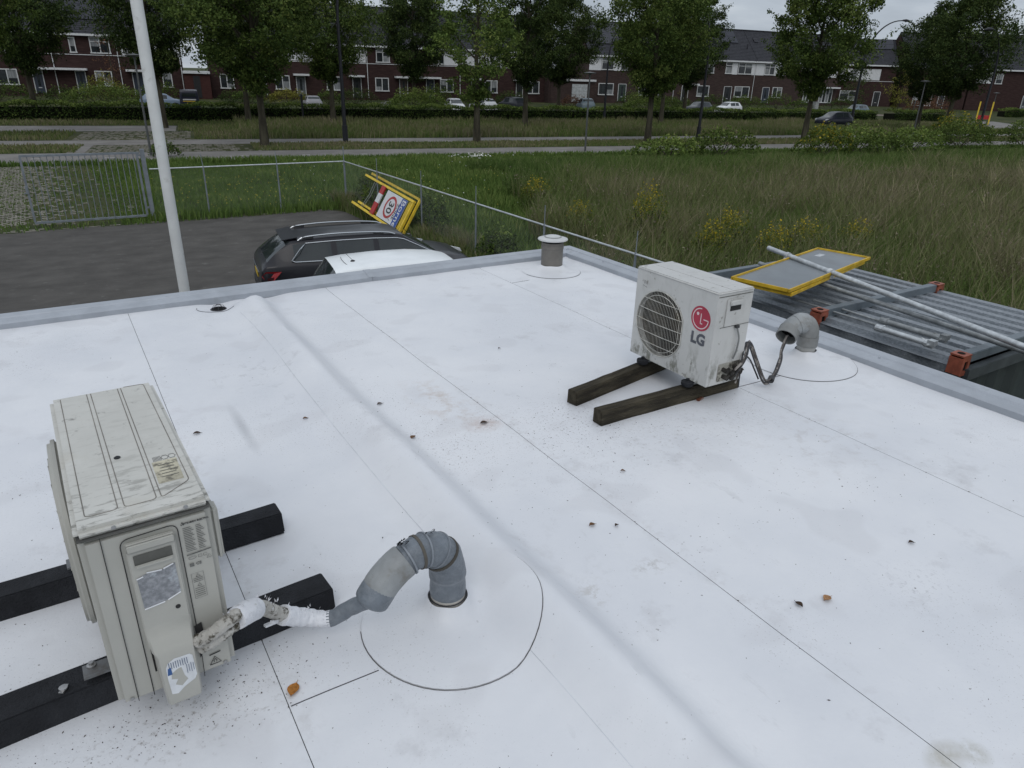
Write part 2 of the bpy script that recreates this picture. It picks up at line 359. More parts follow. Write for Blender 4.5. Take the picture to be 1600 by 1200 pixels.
bc = over(bc, times(thresh(5, .63, .72, 6, seed=9, rough=.7, stretch=(1.4, .5, 1)), None, .30), (.36, .36, .37))   # scuffs
bc = over(bc, times(thresh(3.2, .60, .66, 1, seed=6), None, .16), (.44, .435, .45))           # dried puddles
def stain(bc, cx, cy, rx, ry, c, k, sc=9, lo=.42, hi=.62, seed=0, det=6):
    mp = N(nt, 'ShaderNodeMapping', vector_type='TEXTURE', inp={1: (cx, cy, 0), 3: (rx, ry, 1)}); nt.links.new(tc_.outputs['Object'], mp.inputs[0])
    ln = N(nt, 'ShaderNodeVectorMath', operation='LENGTH'); nt.links.new(mp.outputs[0], ln.inputs[0])
    mr = N(nt, 'ShaderNodeMapRange', inp={1: .15, 2: 1, 3: 1, 4: 0}); nt.links.new(ln.outputs['Value'], mr.inputs[0])
    return over(bc, times(times(thresh(sc, lo, hi, det, seed=seed, rough=.7), mr.outputs[0]), None, k), c)
bc = stain(bc, 1.587, 2.71, .13, .10, (.32, .17, .10), .55, 14, .35, .6)
bc = stain(bc, 1.53, 3.05, .20, .45, (.40, .30, .22), .50, 10, .48, .66, 3)
bc = stain(bc, 1.95, 2.55, .55, .40, (.17, .13, .10), .65, 75, .57, .66, 4)
bc = stain(bc, 2.45, 2.15, .9, .35, (.24, .20, .17), .40, 48, .55, .68, 7)
bc = stain(bc, 1.30, 2.60, .25, .35, (.18, .11, .09), .6, 80, .58, .66, 5)
bc = stain(bc, 2.9, 1.75, .5, .5, (.33, .29, .26), .40, 12, .52, .7, 8)
bc = stain(bc, 1.68, .47, .085, .05, (.36, .34, .27), .8, 5, .3, .5, 2)
bc = stain(bc, 1.76, .44, .05, .05, (.38, .37, .31), .7, 9, .4, .55, 1)
bc = stain(bc, 2.30, .90, .20, .16, (.34, .34, .36), .45, 48, .55, .64, 6)
bc = stain(bc, 1.29, 1.45, .10, .09, (.38, .36, .33), .5, 22, .50, .60, 5)
bc = stain(bc, 1.55, 1.45, .12, .06, (.36, .35, .33), .5, 24, .50, .60, 9)
bc = stain(bc, .80, 3.9, .35, .4, (.33, .33, .34), .45, 16, .54, .66, 2)
bc = stain(bc, .55, 3.25, .035, .34, (.42, .43, .45), .7, 2, .2, .4, 2)
bc = stain(bc, .1, 3.6, .5, .25, (.40, .36, .37), .35, 9, .5, .66, 3)
bc = stain(bc, .05, 1.58, .42, .16, (.18, .15, .12), .55, 50, .55, .66, 6)
bc = stain(bc, 3.2, 3.3, .5, .9, (.44, .43, .44), .30, 7, .5, .7, 9)
for k_, (sx_) in enumerate((.27, 1.68, 3.09)): bc = stain(bc, sx_+.02, 2.4, .075, 3.2, (.36, .34, .33), .42, 12, .50, .70, k_)
nt.links.new(bc, b_.inputs['Base Color'])
rr = thresh(2.2, .35, .7, 6, seed=8); rm = N(nt, 'ShaderNodeMapRange', inp={3: .30, 4: .52}); nt.links.new(rr, rm.inputs[0]); nt.links.new(rm.outputs[0], b_.inputs['Roughness'])

def sstep(a, b, x): t = max(0, min(1, (x-a)/(b-a))); return t*t*(3-2*t)
def roof_h(x, y):
    xc = 1.045+.02*math.sin(y*1.3)
    up = sstep(xc-.20, xc+.045, x)*(1-sstep(xc+.01, xc+.21, x))*1.25
    amp = .082*sstep(5.36, 5.15, y) if y > 4 else .082
    h = amp*up*(1+.12*math.sin(y*4.1+x*3))
    h -= .016*sstep(xc+.07, xc+.15, x)*(1-sstep(xc+.16, xc+.36, x))
    d = math.hypot(x-.85, y-5.3); h -= .030*(1-sstep(.0, .17, d))            # dip round the outlet
    h += .0022*math.sin(x*2.1+y*1.7)+.0016*math.sin(y*5.3-x*4.4)+.0008*math.sin(x*17+2*math.sin(y*9))
    h += .010*sstep(5.34, 5.42, y)+.010*sstep(4.0, 4.08, x)                    # turns up at the edge
    return h
house = thing('flat_roof_building', 'low building seen from its white membrane roof with grey metal edge', 'building', (0, 0, 0))
XI, YI = 4.05, 5.385
m_seam = mat('seam_dark', (.05, .05, .055), .9)  # dark substrate and dirt lines in the joints, also the sealant
seams = [-2.54, -1.13, .27, 1.68, 3.09, XI+.03]
gap = .0011
for a, c in zip(seams, seams[1:]):
    x0 = a+gap; x1 = c-gap; nx = int((x1-x0)/.035)+1; ny = 190
    ys = [-1.3+(YI+.03+1.3)*j/ny for j in range(ny+1)]; xs = [x0+(x1-x0)*i/nx for i in range(nx+1)]
    b = MB(); b.grid([[(x, y, roof_h(x, y)+(.0012*math.sin(y*3.1) if i in (0, nx) else 0)) for i, x in enumerate(xs)] for y in ys])
    b.build('membrane_sheet', m_memb, house, (0, 0, RZ), smooth=True)
b = MB()
for sx in seams[1:-1]:
    b.grid([[(sx-.01, y, roof_h(sx, y)-.0035), (sx+.01, y, roof_h(sx, y)-.0035)] for y in ys])
b.build('seam_gap', m_seam, house, (0, 0, RZ))
m_wall = mat('dark_cladding', (.10, .105, .11), .7)
b = MB(); b.box((.75, 2.0, 1.44), (6.72, 6.86, 2.88)); b.build('wall', m_wall, house)
b = MB(); b.box((.75, 2.0, 2.90), (6.60, 6.80, .03)); b.build('roof_deck', m_wall, house)
# aluminium edge trim in lengths, each with a joint
m_trim = mat('trim_aluminium', (.34, .365, .40), .45, .25, var=.06, scale=5, bump=.03, bscale=200, dirt=((.22, .23, .23), 5, .60, .8))
prof = [(0, -.010), (.002, .040), (.012, .046), (.070, .058), (.078, .066), (.135, .074), (.146, .068), (.148, -.16), (.140, -.16), (.138, -.01)]
def trim(a, bb, out, mitre0=0, mitre1=0):
    a = Vector(a); bb = Vector(bb); d = (bb-a).normalized(); o = Vector(out); m = MB()
    A = [a+o*p+Vector((0, 0, z))+d*(p*mitre0) for p, z in prof]; B = [bb+o*p+Vector((0, 0, z))+d*(p*mitre1) for p, z in prof]
    n = len(prof); m.add(A+B, [(i, (i+1) % n, n+(i+1) % n, n+i) for i in range(n)]+[tuple(range(n-1, -1, -1)), tuple(range(n, 2*n))])
    return m.build('roof_trim', m_trim, house, (0, 0, RZ))
jx = [-2.6, -1.2, 2.08, XI]
for i, (p, q) in enumerate(zip(jx, jx[1:])): trim((p+.0015, YI, 0), (q-.0015*(i < 2), YI, 0), (0, 1, 0), 0, 1 if i == 2 else 0)
jy = [YI, 2.9, .1, -1.4]
for i, (p, q) in enumerate(zip(jy, jy[1:])): trim((XI, p-.0015*(i > 0), 0), (XI, q+.0015, 0), (1, 0, 0), -1 if i == 0 else 0, 0)
for p in jx[1:-1]: b = MB(); b.prism([(p-.03, YI+u, z+.0035) for u, z in prof[1:7]], (.06, 0, 0)); b.build('trim_joint', m_trim, house, (0, 0, RZ))
for p in jy[1:-1]: b = MB(); b.add([(XI+u, p+e, z+.0035) for e in (-.03, .03) for u, z in prof[1:7]], [(i, i+1, 7+i, 6+i) for i in range(5)]); b.build('trim_joint', m_trim, house, (0, 0, RZ))
for px_, py_ in [(XI+.05, YI+.06), (XI+.07, YI+.06)]+[(XI+.06, yy) for yy in (4.9, 3.6, 2.2, 1.0, 0)]: b = MB(); b.lathe([(.006, .052), (.006, .062), (.003, .064)], (px_, py_, 0), 8); b.build('screw', m_trim, house, (0, 0, RZ))
# short cross seams of the membrane
b = MB()
def seamline(pts, r=.0016):
    P = []
    for (x0, y0), (x1, y1) in zip(pts, pts[1:]):
        k = max(1, int(math.hypot(x1-x0, y1-y0)/.04)); P += [(x0+(x1-x0)*i/k, y0+(y1-y0)*i/k) for i in range(k)]
    P.append(pts[-1]); b.tube([(x, y, roof_h(x, y)+.0008) for x, y in P], r, 4)
for q_, r_q in (([(.275, 1.497), (.53, 1.497)], .0014), ([(3.095, 2.41), (3.50, 2.40)], .0016), ([(3.09, 4.84), (3.28, 4.86)], .0012)): b = MB(); seamline(q_, r_q); b.build('cross_seam', m_seam, house, (0, 0, RZ))
b = MB(); P = [(.930+.012*math.sin(y*1.7), y) for y in [5.0-.06*i for i in range(75)]]
b.tube([(x, y, roof_h(x, y)+.0006) for x, y in P], .0011, 4); b.build('overlap_edge', mat('membrane_edge', (.50, .52, .55), .6), house, (0, 0, RZ))
# round membrane patches with a collar welded to each pipe
def patch(cx, cy, R0, px, py, rp, a0, a1, hc=.055, sq=1.0):
    b = MB(); rows = []
    rad = [rp+.0, rp+.004, rp+.012, rp+.03, rp+.06, rp+.1]+[None]
    K = 56
    for j in range(12):
        row = []
        for k in range(K+1):
            a = 2*PI*k/K; ex = cx+R0*math.cos(a)*(1+.012*math.sin(3*a)); ey = cy+R0*sq*math.sin(a)
            rr_ = j/11; rr_ = rr_**1.7; ix = px+rp*1.04*math.cos(a); iy = py+rp*1.04*math.sin(a)
            x = ix+(ex-ix)*rr_; y = iy+(ey-iy)*rr_; dd = math.hypot(x-px, y-py)-rp
            cz = hc*math.exp(-max(0, dd)/.022)+.006*math.exp(-max(0, dd)/.08)*(1+.4*math.sin(5*a))
            row.append((x, y, roof_h(x, y)+.0035+cz))
        rows.append(row)
    b.grid(rows); o = b.build('membrane_patch', m_memb, house, (0, 0, RZ), smooth=True)
    e = MB(); k0, k1 = int(K*a0), int(K*a1)
    P = [(cx+(R0+.002)*math.cos(2*PI*k/K)*(1+.012*math.sin(3*2*PI*k/K)), cy+(R0+.002)*sq*math.sin(2*PI*k/K)) for k in range(k0, k1+1)]
    e.tube([(x, y, roof_h(x, y)+.001) for x, y in P], .0014, 5); e.build('patch_edge', mat('patch_line', (.22, .22, .23), .9, c2=(.07, .07, .07), scale=7), o)
    return o
P1 = (.824, 1.626); P2 = (3.828, 2.522); P3 = (3.70, 5.13)
patch(.815, 1.575, .285, *P1, .062, .46, 1.05)
patch(3.76, 2.50, .33, *P2, .062, .52, .93)
patch(3.62, 5.02, .26, *P3, .10, .50, .98, hc=.03)
# outlet in the corner by the edge
b = MB(); b.lathe([(.055, -.022), (.050, -.026), (.048, -.08), (.0, -.08)], (.85, 5.30, 0), 20)
dr = thing('roof_outlet', 'dark roof outlet with a wire leaf guard in the dip by the far edge', 'roof drain', (.85, 5.30, RZ))
b = MB(); b.lathe([(.058, -.024), (.054, -.020), (.046, -.022), (.046, -.024)], (0, 0, 0), 24); b.build('rim', mat('outlet_plastic', (.05, .05, .055), .6), dr)
b = MB(); b.lathe([(.045, -.0225), (.002, -.0235)], (0, 0, 0), 20); b.build('hole', mat('deep_black', (.006, .006, .006), .9), dr)
b = MB()
for k in range(7):
    a = 2*PI*k/7; b.tube([(.045*math.cos(a), .045*math.sin(a), -.02), (.034*math.cos(a), .034*math.sin(a), .002), (0, 0, .012)], .0016, 5)
b.build('leaf_guard', mat('outlet_plastic', (.05, .05, .055), .6), dr)
b = MB(); P = [(.85+.15*math.cos(t), 5.285+.115*math.sin(t)) for t in [PI*.9+i*.12 for i in range(22)]]
b.tube([(x, y, roof_h(x, y)+.002) for x, y in P], .0015, 4); b.build('patch_edge', m_seam, house, (0, 0, RZ))

# ------------------------------------------------------------------ pipes through the roof
m_pvc = mat('grey_pvc', (.20, .205, .20), .42, var=.10, scale=9, dirt=((.12, .115, .10), 14, .55, .8), bump=.05)
m_pvc2 = mat('weathered_pvc', (.245, .258, .262), .5, var=.12, scale=7, dirt=((.14, .125, .10), 12, .52, .78), bump=.06)
m_tape = mat('grey_tape', (.135, .155, .178), .38, var=.10, scale=16, dirt=((.22, .24, .26), 24, .5, .8), bump=.35, bscale=60)
m_beigepvc = mat('cream_pipe', (.48, .46, .42), .5, var=.08)
def curve(ctrl, n=8):
    """Catmull-Rom through the control points"""
    P = [Vector(p) for p in ctrl]; P = [P[0]*2-P[1]]+P+[P[-1]*2-P[-2]]; o = []
    for i in range(1, len(P)-2):
        for k in range(n):
            t = k/n; a, b_2, c, d = P[i-1:i+3]
            o.append(.5*((2*b_2)+(c-a)*t+(2*a-5*b_2+4*c-d)*t*t+(3*b_2-a-3*c+d)*t**3))
    o.append(P[-2]); return o
# left pipe, taped
tp = thing('taped_pipe_bend', 'large pipe bend wrapped in grey tape rising from the round roof patch in front', 'pipe', (*P1, RZ))
b = MB(); b.tube([(0, 0, .0), (0, 0, .075)], .056, 28); b.build('pipe_stub', m_beigepvc, tp, smooth=True)
b = MB(); c = [(0, 0, .068), (0, 0, .15), (-.010, -.001, .205), (-.045, -.004, .252), (-.100, -.008, .268), (-.155, -.012, .256)]
pc = curve(c, 6); rad = [(.0572 if i < 14 else .0572-.0006*(i-14))+.0012*math.sin(i*1.1)+(.002 if i in (5, 6, 13, 14, 22) else 0) for i in range(len(pc))]
b.tube(pc, rad, 30); b.build('taped_bend', m_tape, tp, smooth=True)
b = MB(); c2 = [(-.148, -.012, .259), (-.180, -.014, .243), (-.215, -.016, .216), (-.240, -.018, .190)]
pc2 = curve(c2, 5); b.tube(pc2, [.0515, .0530]+[.0532]*(len(pc2)-4)+[.0525, .0515], 30); b.build('socket_bend', m_pvc2, tp, smooth=True)
b = MB(); c3 = [(-.232, -.018, .198), (-.255, -.019, .170), (-.272, -.020, .148)]
pc3 = curve(c3, 4); b.tube(pc3, [.0520, .0535, .0537, .0535, .0532, .0530, .0515, .046, .034][:len(pc3)], 30); b.build('tape_wrap', m_tape, tp, smooth=True)
b = MB()   # tape edges and bands
for i, k in ((5, .0590), (13, .0592), (17, .0580), (22, .0560), (28, .0540)):
    if i+1 < len(pc): b.tube([pc[i], pc[i]+(pc[i+1]-pc[i])*.55], k+.0006, 30)
b.build('tape_band', mat('tape_edge', (.19, .21, .235), .4, var=.1), tp, smooth=True)
b = MB()
for i, k in ((14, .0598), (24, .0545)):
    if i+1 < len(pc): b.tube([pc[i], pc[i+1]], k, 30)
b.build('bare_band', mat('dirty_band', (.085, .078, .066), .6, var=.2), tp, smooth=True)
b = MB(); r = random.Random(4)
for (cx, cz) in ((-.150, .322), (-.060, .322), (-.155, .318)):
    for k in range(7):
        x, y, z = cx+r.uniform(-.014, .014), r.uniform(-.012, .012)-.008, cz-.002
        b.add([(x-.006, y, z), (x+.007, y+.004, z+.001), (x+.004*r.uniform(-1, 1), y-.003, z+r.uniform(.006, .014))], [(0, 1, 2)])
b.build('tape_scrap', mat('dark_scrap', (.03, .032, .035), .7), tp)
b = MB(); b.tube([(.059*math.cos(t), .059*math.sin(t), .058) for t in [i*2*PI/30 for i in range(31)]], .0022, 5); b.build('sealant_bead', m_seam, tp)
# insulated hose from the bend to the front unit
hs = thing('insulated_hose', 'white and grey wrapped hose running from the front air conditioner to the taped bend', 'hose', (0, 0, 0))
hc = [(.090, 1.580, 3.246), (.124, 1.560, 3.272), (.168, 1.566, 3.288), (.212, 1.600, 3.276), (.262, 1.650, 3.232), (.320, 1.685, 3.155), (.390, 1.705, 3.098), (.455, 1.680, 3.083), (.510, 1.655, 3.118), (.560, 1.612, 3.160)]
hp = curve(hc, 8); iT = int(len(hp)*.775)
m_ins = mat('dirty_insulation', (.40, .385, .35), .8, c2=(.58, .57, .54), scale=10, bump=.6, bscale=60, dirt=((.07, .062, .045), 30, .50, .60))
m_wtape = mat('white_tape', (.66, .67, .70), .5, var=.06, scale=10, bump=.4, bscale=50, dirt=((.34, .33, .30), 34, .60, .70))
side = Vector((-.2, -.35, .8)).normalized()
b = MB(); k1 = 24
b.tube([p+side*.017 for p in hp[:k1]], [.0175+.0012*math.sin(i*1.7) for i in range(k1)], 14)
b.tube([p-side*.016+Vector((0, 0, -.004)) for p in hp[:k1]], [.0165+.0015*math.sin(i*2.3+1) for i in range(k1)], 14); b.build('insulation', m_ins, hs, smooth=True)
b = MB(); b.tube(hp[19:30], [.030, .031, .0315, .031, .0315, .032, .0315, .031, .031, .030, .030], 18); b.build('white_wrap', m_wtape, hs, smooth=True)
b = MB(); b.tube([p+side*.013 for p in hp[29:42]], .0175, 14); b.tube([p-side*.013 for p in hp[29:42]], .0170, 14); b.build('frayed_insulation', m_ins, hs, smooth=True)
b = MB(); b.tube(hp[40:iT+1], [.0290-.0003*i+.0016*math.sin(i*2.1) for i in range(iT+1-40)], 18); b.build('white_wrap', m_wtape, hs, smooth=True)
b = MB(); b.tube(hp[iT-1:], [.0245+.0008*math.sin(i*1.3) for i in range(len(hp)-iT+1)], 18); b.build('grey_wrap', m_tape, hs, smooth=True)
b = MB(); r = random.Random(8)
for i in range(18, iT, 2):
    for q in range(4):
        o = Vector((r.uniform(-1, 1), r.uniform(-1, .2), r.uniform(0, 1))).normalized()*.034; p = hp[i]+o
        b.add([p, p+Vector((r.uniform(-.007, .007), r.uniform(-.007, .007), r.uniform(.0, .004))), p+o*.2+Vector((r.uniform(-.006, .006), 0, .006))], [(0, 1, 2)])
b.build('torn_flap', m_wtape, hs)
b = MB(); b.bar((.282, 1.650, 3.172), (.302, 1.672, 3.150), .010, .010); b.bar((.290, 1.655, 3.165), (.262, 1.645, 3.172), .012, .006); b.build('cable_tie', mat('white_tape', (0, 0, 0)), hs)
# right pipe, open mouth
rp = thing('pvc_pipe_bend', 'grey plastic swan neck pipe with open mouth behind the farther air conditioner', 'pipe', (*P2, RZ))
R_ = .056
b = MB(); b.tube([(0, 0, 0), (0, 0, .085)], R_, 28); b.build('pipe_stub', mat('pale_grey_pipe', (.36, .36, .345), .5, var=.1, dirt=((.17, .15, .12), 14, .55, .75)), rp, smooth=True)
d2 = Vector((-.955, .28, 0)).normalized()
def rel(u, z): return d2*u+Vector((0, 0, z))
b = MB(); c = curve([rel(0, .085), rel(0, .12), rel(.001, .150)], 4); b.tube(c, .0630, 28); b.build('socket', m_pvc, rp, smooth=True)
b = MB(); c = curve([rel(0, .145), rel(.004, .185), rel(.028, .222), rel(.062, .236)], 5); b.tube(c, .0585, 28); b.build('elbow', m_pvc, rp, smooth=True)
b = MB(); c = curve([rel(.050, .233), rel(.080, .238), rel(.108, .228)], 4); b.tube(c, .063, 28); b.build('socket', m_pvc2, rp, smooth=True)
b = MB(); c = curve([rel(.098, .233), rel(.128, .216), rel(.150, .190)], 5); b.tube(c, .0600, 28); b.build('elbow', m_pvc2, rp, smooth=True)
mo = [rel(.146, .198)]; mo.append(mo[0]+Vector((-.80, -.26, -.54))*.066)
ax = (mo[1]-mo[0]).normalized(); b = MB(); b.tube([mo[0], mo[1]], .0640, 30, caps=False); b.tube([mo[1], mo[0]], .0585, 30, caps=False)
u = ax.orthogonal().normalized(); w_ = ax.cross(u); q = [(mo[1]+(u*math.cos(t)+w_*math.sin(t))*rr_) for rr_ in (.0640, .0585) for t in [i*2*PI/30 for i in range(30)]]
b.add(q, [(i, (i+1) % 30, 30+(i+1) % 30, 30+i) for i in range(30)]); b.build('mouth', m_pvc, rp, smooth=True)
b = MB(); b.tube([mo[0]+ax*.004, mo[0]+ax*.006], .058, 24); b.build('dark_inside', mat('deep_black', (0, 0, 0)), rp)
# cables from the farther unit to the mouth
cb = thing('refrigerant_lines', 'bundle of dirty cables and lines looping from the farther air conditioner into the open pipe', 'cables', (0, 0, 0))
m_cab = mat('dirty_cable', (.09, .08, .075), .6, var=.35, scale=20, c2=(.30, .28, .26), f2=(.5, .62)); m_blk = mat('black_cable', (.03, .03, .032), .5)
e = P2[0]-.165, P2[1]+.030
for k, (dx, dz, mm, rr_) in enumerate(((0, 0, m_cab, .0066), (.016, .006, m_blk, .0060), (.004, .018, m_cab, .0046), (-.012, .012, m_blk, .0042))):
    cpt = [(2.842+.03*k, 2.285, 3.17-.03*k), (2.93+dx, 2.28, 3.235+dz), (3.045+dx, 2.36, 3.272+dz), (3.12+dx, 2.40, 3.245+dz), (3.155+dx, 2.37, 3.15+dz), (3.195+dx, 2.335, 3.045+dz), (3.235+dx, 2.325, 3.022+dz),
           (3.34+dx, 2.365, 3.042+dz), (3.49+dx, 2.455, 3.070), (3.60+.006*k, 2.535, 3.095), (e[0]-.01+.005*k, e[1], 3.17)]
    b = MB(); b.tube(curve(cpt, 6), rr_, 8); b.build('cable', mm, cb, smooth=True)
b = MB(); b.tube(curve([(2.98, 2.33, 3.25), (3.10, 2.37, 3.18), (3.17, 2.38, 3.10), (3.18, 2.35, 3.05)], 6), .005, 6); b.build('cable', m_blk, cb, smooth=True)
b = MB()
for p, q in (((3.03, 2.352, 3.268), (3.055, 2.362, 3.283)), ((3.265, 2.330, 3.030), (3.29, 2.345, 3.04))): b.tube([p, q], .019, 8)
b.build('tape_knot', m_blk, cb)
# capped vent at the far corner
vt = thing('capped_vent_pipe', 'brown grey vent pipe with white mushroom cap near the far roof corner', 'vent', (*P3, RZ))
b = MB(); b.lathe([(.098, 0), (.098, .232), (.094, .234), (.094, .22)], seg=32); b.build('pipe', mat('taupe_pipe', (.155, .145, .13), .45, var=.12, scale=5, dirt=((.09, .085, .075), 9, .5, .8)), vt, smooth=True)
b = MB(); b.lathe([(.1, .175), (.1015, .178), (.1015, .205), (.1, .208)], seg=32); b.build('collar', mat('taupe_pipe', (0, 0, 0)), vt, smooth=True)
b = MB(); b.lathe([(.084, .20), (.084, .258)], seg=24); b.build('vent_gap', mat('deep_black', (0, 0, 0)), vt)
m_cap = mat('cap_white', (.50, .51, .51), .45, var=.06, dirt=((.3, .3, .28), 12, .6, .8))
b = MB(); b.lathe([(.128, .252), (.136, .258), (.132, .266), (.094, .276), (.072, .279), (.070, .284), (.052, .291), (.0, .294)], seg=36); b.build('cap', m_cap, vt, smooth=True)
b = MB(); b.lathe([(.074, .277), (.078, .281), (.074, .285)], seg=30); b.build('cap_ring', mat('cap_rim', (.25, .26, .26), .5), vt, smooth=True)

# ------------------------------------------------------------------ beams under the units
m_rub = mat('black_rubber', (.016, .017, .020), .7, c2=(.030, .032, .037), scale=7, bump=.5, bscale=120, dirt=((.07, .07, .072), 30, .66, .78))
m_wood = mat('weathered_wood', (.030, .026, .019), .85, c2=(.085, .073, .050), scale=5, stretch=(.6, 5, 5), bump=.8, bscale=30, dirt=((.14, .125, .09), 14, .58, .75))
def beam(name, label, x0, x1, y, rz, w0, w1, h, m, grp):
    cx = (x0+x1)/2; L = (x1-x0)/2; b = MB(); n = 14
    r = random.Random(int(abs(y)*1000)); rows = []
    for i in range(n+1):
        u = -L+2*L*i/n; j = lambda: r.uniform(-.0012, .0012)
        rows.append([(u, -w0/2+j(), 0), (u, -w1/2+j(), h+j()), (u, w1/2+j(), h+j()), (u, w0/2+j(), 0)])
    b.grid(rows); b.add(rows[0]+rows[-1], [(0, 1, 2, 3), (7, 6, 5, 4), ])
    b.add([rows[0][0], rows[-1][0], rows[-1][3], rows[0][3]], [(0, 1, 2, 3)])
    o = b.build(name, m, None, (cx, y, RZ+.001), rz, bevel=.004); return tag(o, label, 'beam', grp)
beam('rubber_beam', 'black rubber beam under the far end of the front air conditioner', -.95, .485, 2.335, .030, .115, .085, .078, m_rub, 'black support beams of the front unit')
beam('rubber_beam', 'black rubber beam under the near end of the front air conditioner, next to the hose', -.95, .508, 1.812, .072, .118, .100, .075, m_rub, 'black support beams of the front unit')
beam('wooden_beam', 'nearer of the two weathered wooden beams under the farther air conditioner', 2.082, 3.085, 2.434, -.003, .068, .064, .078, m_wood, 'wooden beams of the farther unit')
beam('wooden_beam', 'farther of the two weathered wooden beams, set askew under the farther air conditioner', 2.10, 3.10, 2.78, .195, .068, .064, .078, m_wood, 'wooden beams of the farther unit')
# ================================================================== AIR CONDITIONER UNITS
m_beige = mat('beige_enamel', (.375, .372, .338), .42, c2=(.42, .415, .378), scale=2.5, bump=.04, bscale=60, dirt=((.20, .195, .17), 9, .66, .82))
m_btop = mat('dirty_beige_top', (.48, .475, .44), .5, c2=(.56, .555, .52), scale=3, bump=.05, bscale=60, stretch=(1, 1, 1), dirt=((.12, .115, .10), 15, .60, .70))
nt = m_btop.node_tree; b_ = nt.nodes['Principled BSDF']; bc = b_.inputs['Base Color'].links[0].from_socket; tc_ = N(nt, 'ShaderNodeTexCoord')
sp_ = N(nt, 'ShaderNodeSeparateXYZ'); nt.links.new(tc_.outputs['Object'], sp_.inputs[0])
ym = N(nt, 'ShaderNodeMapRange', inp={1: -.42, 2: -.05, 3: 1, 4: .15}); nt.links.new(sp_.outputs[1], ym.inputs[0])
bc = over(bc, times(times(thresh(34, .52, .60, 10, stretch=(.35, 1.3, 1), rough=.72, seed=2), ym.outputs[0]), None, .75), (.13, .125, .105))
bc = over(bc, times(thresh(22, .62, .68, 10, stretch=(.8, .5, 1), rough=.7, seed=6), None, .55), (.15, .145, .13))
bc = over(bc, times(thresh(6, .58, .72, 6, seed=4), None, .4), (.36, .33, .26))
nt.links.new(bc, b_.inputs['Base Color'])
m_groove = mat('groove_line', (.20, .19, .17), .8)
m_dark = mat('dark_gap', (.035, .035, .035), .8)
m_ink = mat('faint_ink', (.135, .137, .130), .8, var=.2, scale=60)
m_inkd = mat('black_ink', (.05, .05, .05), .8)
m_steel = mat('steel', (.35, .35, .35), .35, .8)
ac = thing('air_conditioner', 'big beige air conditioner in front with dirty top, warning labels and torn foil stickers', 'air conditioner', (.018, 2.005, 3.118), math.radians(1.8))
W2, L2, H = .143, .405, .530
b = MB(); b.box((0, 0, .252), (2*W2-.003, 2*L2-.003, .5035)); b.build('cabinet', m_beige, ac, bevel=.014, bseg=4)
b = MB(); b.box((0, 0, .5175), (2*W2+.003, 2*L2+.003, .027)); b.build('top_cover', m_btop, ac, bevel=.011, bseg=4)
b = MB(); b.box((0, -.0, .5025), (2*W2-.0032, 2*L2-.0032, .0040)); b.build('shadow_gap', mat('soft_gap', (.10, .10, .095), .8), ac, bevel=.0)
def rline(b, pts, r, z=None, n=5, close=False):
    P = [Vector(p) for p in pts]
    b.tube(P+([P[0]] if close else []), r, n)
b = MB(); zt = .5312
def arc_corner(pts, rad=.012, k=4):
    o = []; n = len(pts)
    for i, p in enumerate(pts):
        if i in (0, n-1): o.append(Vector(p)); continue
        p = Vector(p); a = (Vector(pts[i-1])-p).normalized()*rad; c = (Vector(pts[i+1])-p).normalized()*rad
        for t in range(k+1): t /= k; o.append(p+a*(1-t)**2+c*t*t)
    return o
for q in ([(-.115, .385), (-.115, -.352), (-.047, -.352), (-.044, .39)], [(-.033, .39), (-.033, -.352), (.036, -.352), (.042, .39)], [(.051, .39), (.047, -.352), (.119, -.300), (.117, .392), (.060, .395)]):
    rline(b, arc_corner([(x, y, zt) for x, y in q]), .0013)
b.build('top_groove', m_groove, ac)
b = MB(); r = random.Random(2)
b.add([(.054, -.165, zt+.0003), (.113, -.165, zt+.0003), (.110, -.285, zt+.0003), (.052, -.285, zt+.0003)], [(0, 1, 2, 3)])
lab = b.build('faded_label', mat('faded_label', (.40, .375, .29), .7, dirt=((.16, .15, .12), 30, .5, .62)), ac)
b = MB()
for i in range(7): b.box((.060+.003*i, -.150, zt+.0003), (.0012, .026, .0004))
for x in (.088, .105): b.tube([(x+.009*math.cos(t), -.150+.012*math.sin(t), zt+.0004) for t in [i*PI/3 for i in range(7)]], .0007, 4)
for i in range(5): b.box((.084, -.19-.016*i, zt+.0012), (.04-.006*(i % 2), .0022, .0003))
b.build('label_print', m_ink, ac, kind='stuff')
b = MB(); b.lathe([(.007, 0), (.0085, .003), (.004, .006), (.0, .0065)], (-.014, -.092, zt-.001), 9); tag(b.build('dark_lump', mat('dark_scrap', (0, 0, 0)), None, (ac.location.x, ac.location.y, ac.location.z)), 'small black lump lying on top of the front air conditioner', 'debris')
# near end face (local y = -L2)
Y0 = -L2-.0005
def fx(x, z, d=0): return (x, Y0-d, z)
b = MB()
b.tube([fx(-.097, .500), fx(-.099, .004)], .0012, 4)
b.build('panel_seam', m_dark, ac)
b = MB(); rline(b, arc_corner([fx(-.063, .004), fx(-.062, .478), fx(.062, .482), fx(.0615, .168)], .022, 6), .0011, 4); b.build('service_panel_outline', m_dark, ac)
def rr_poly(x0, x1, z0, z1, rad, k=5, skew=0):
    o = []
    for cx, cz, a0 in ((x1-rad, z1-rad, 0), (x0+rad, z1-rad, 90), (x0+rad, z0+rad, 180), (x1-rad, z0+rad, 270)):
        for t in range(k+1): a = math.radians(a0+90*t/k); o.append((cx+rad*math.cos(a), cz+rad*math.sin(a)))
    return o
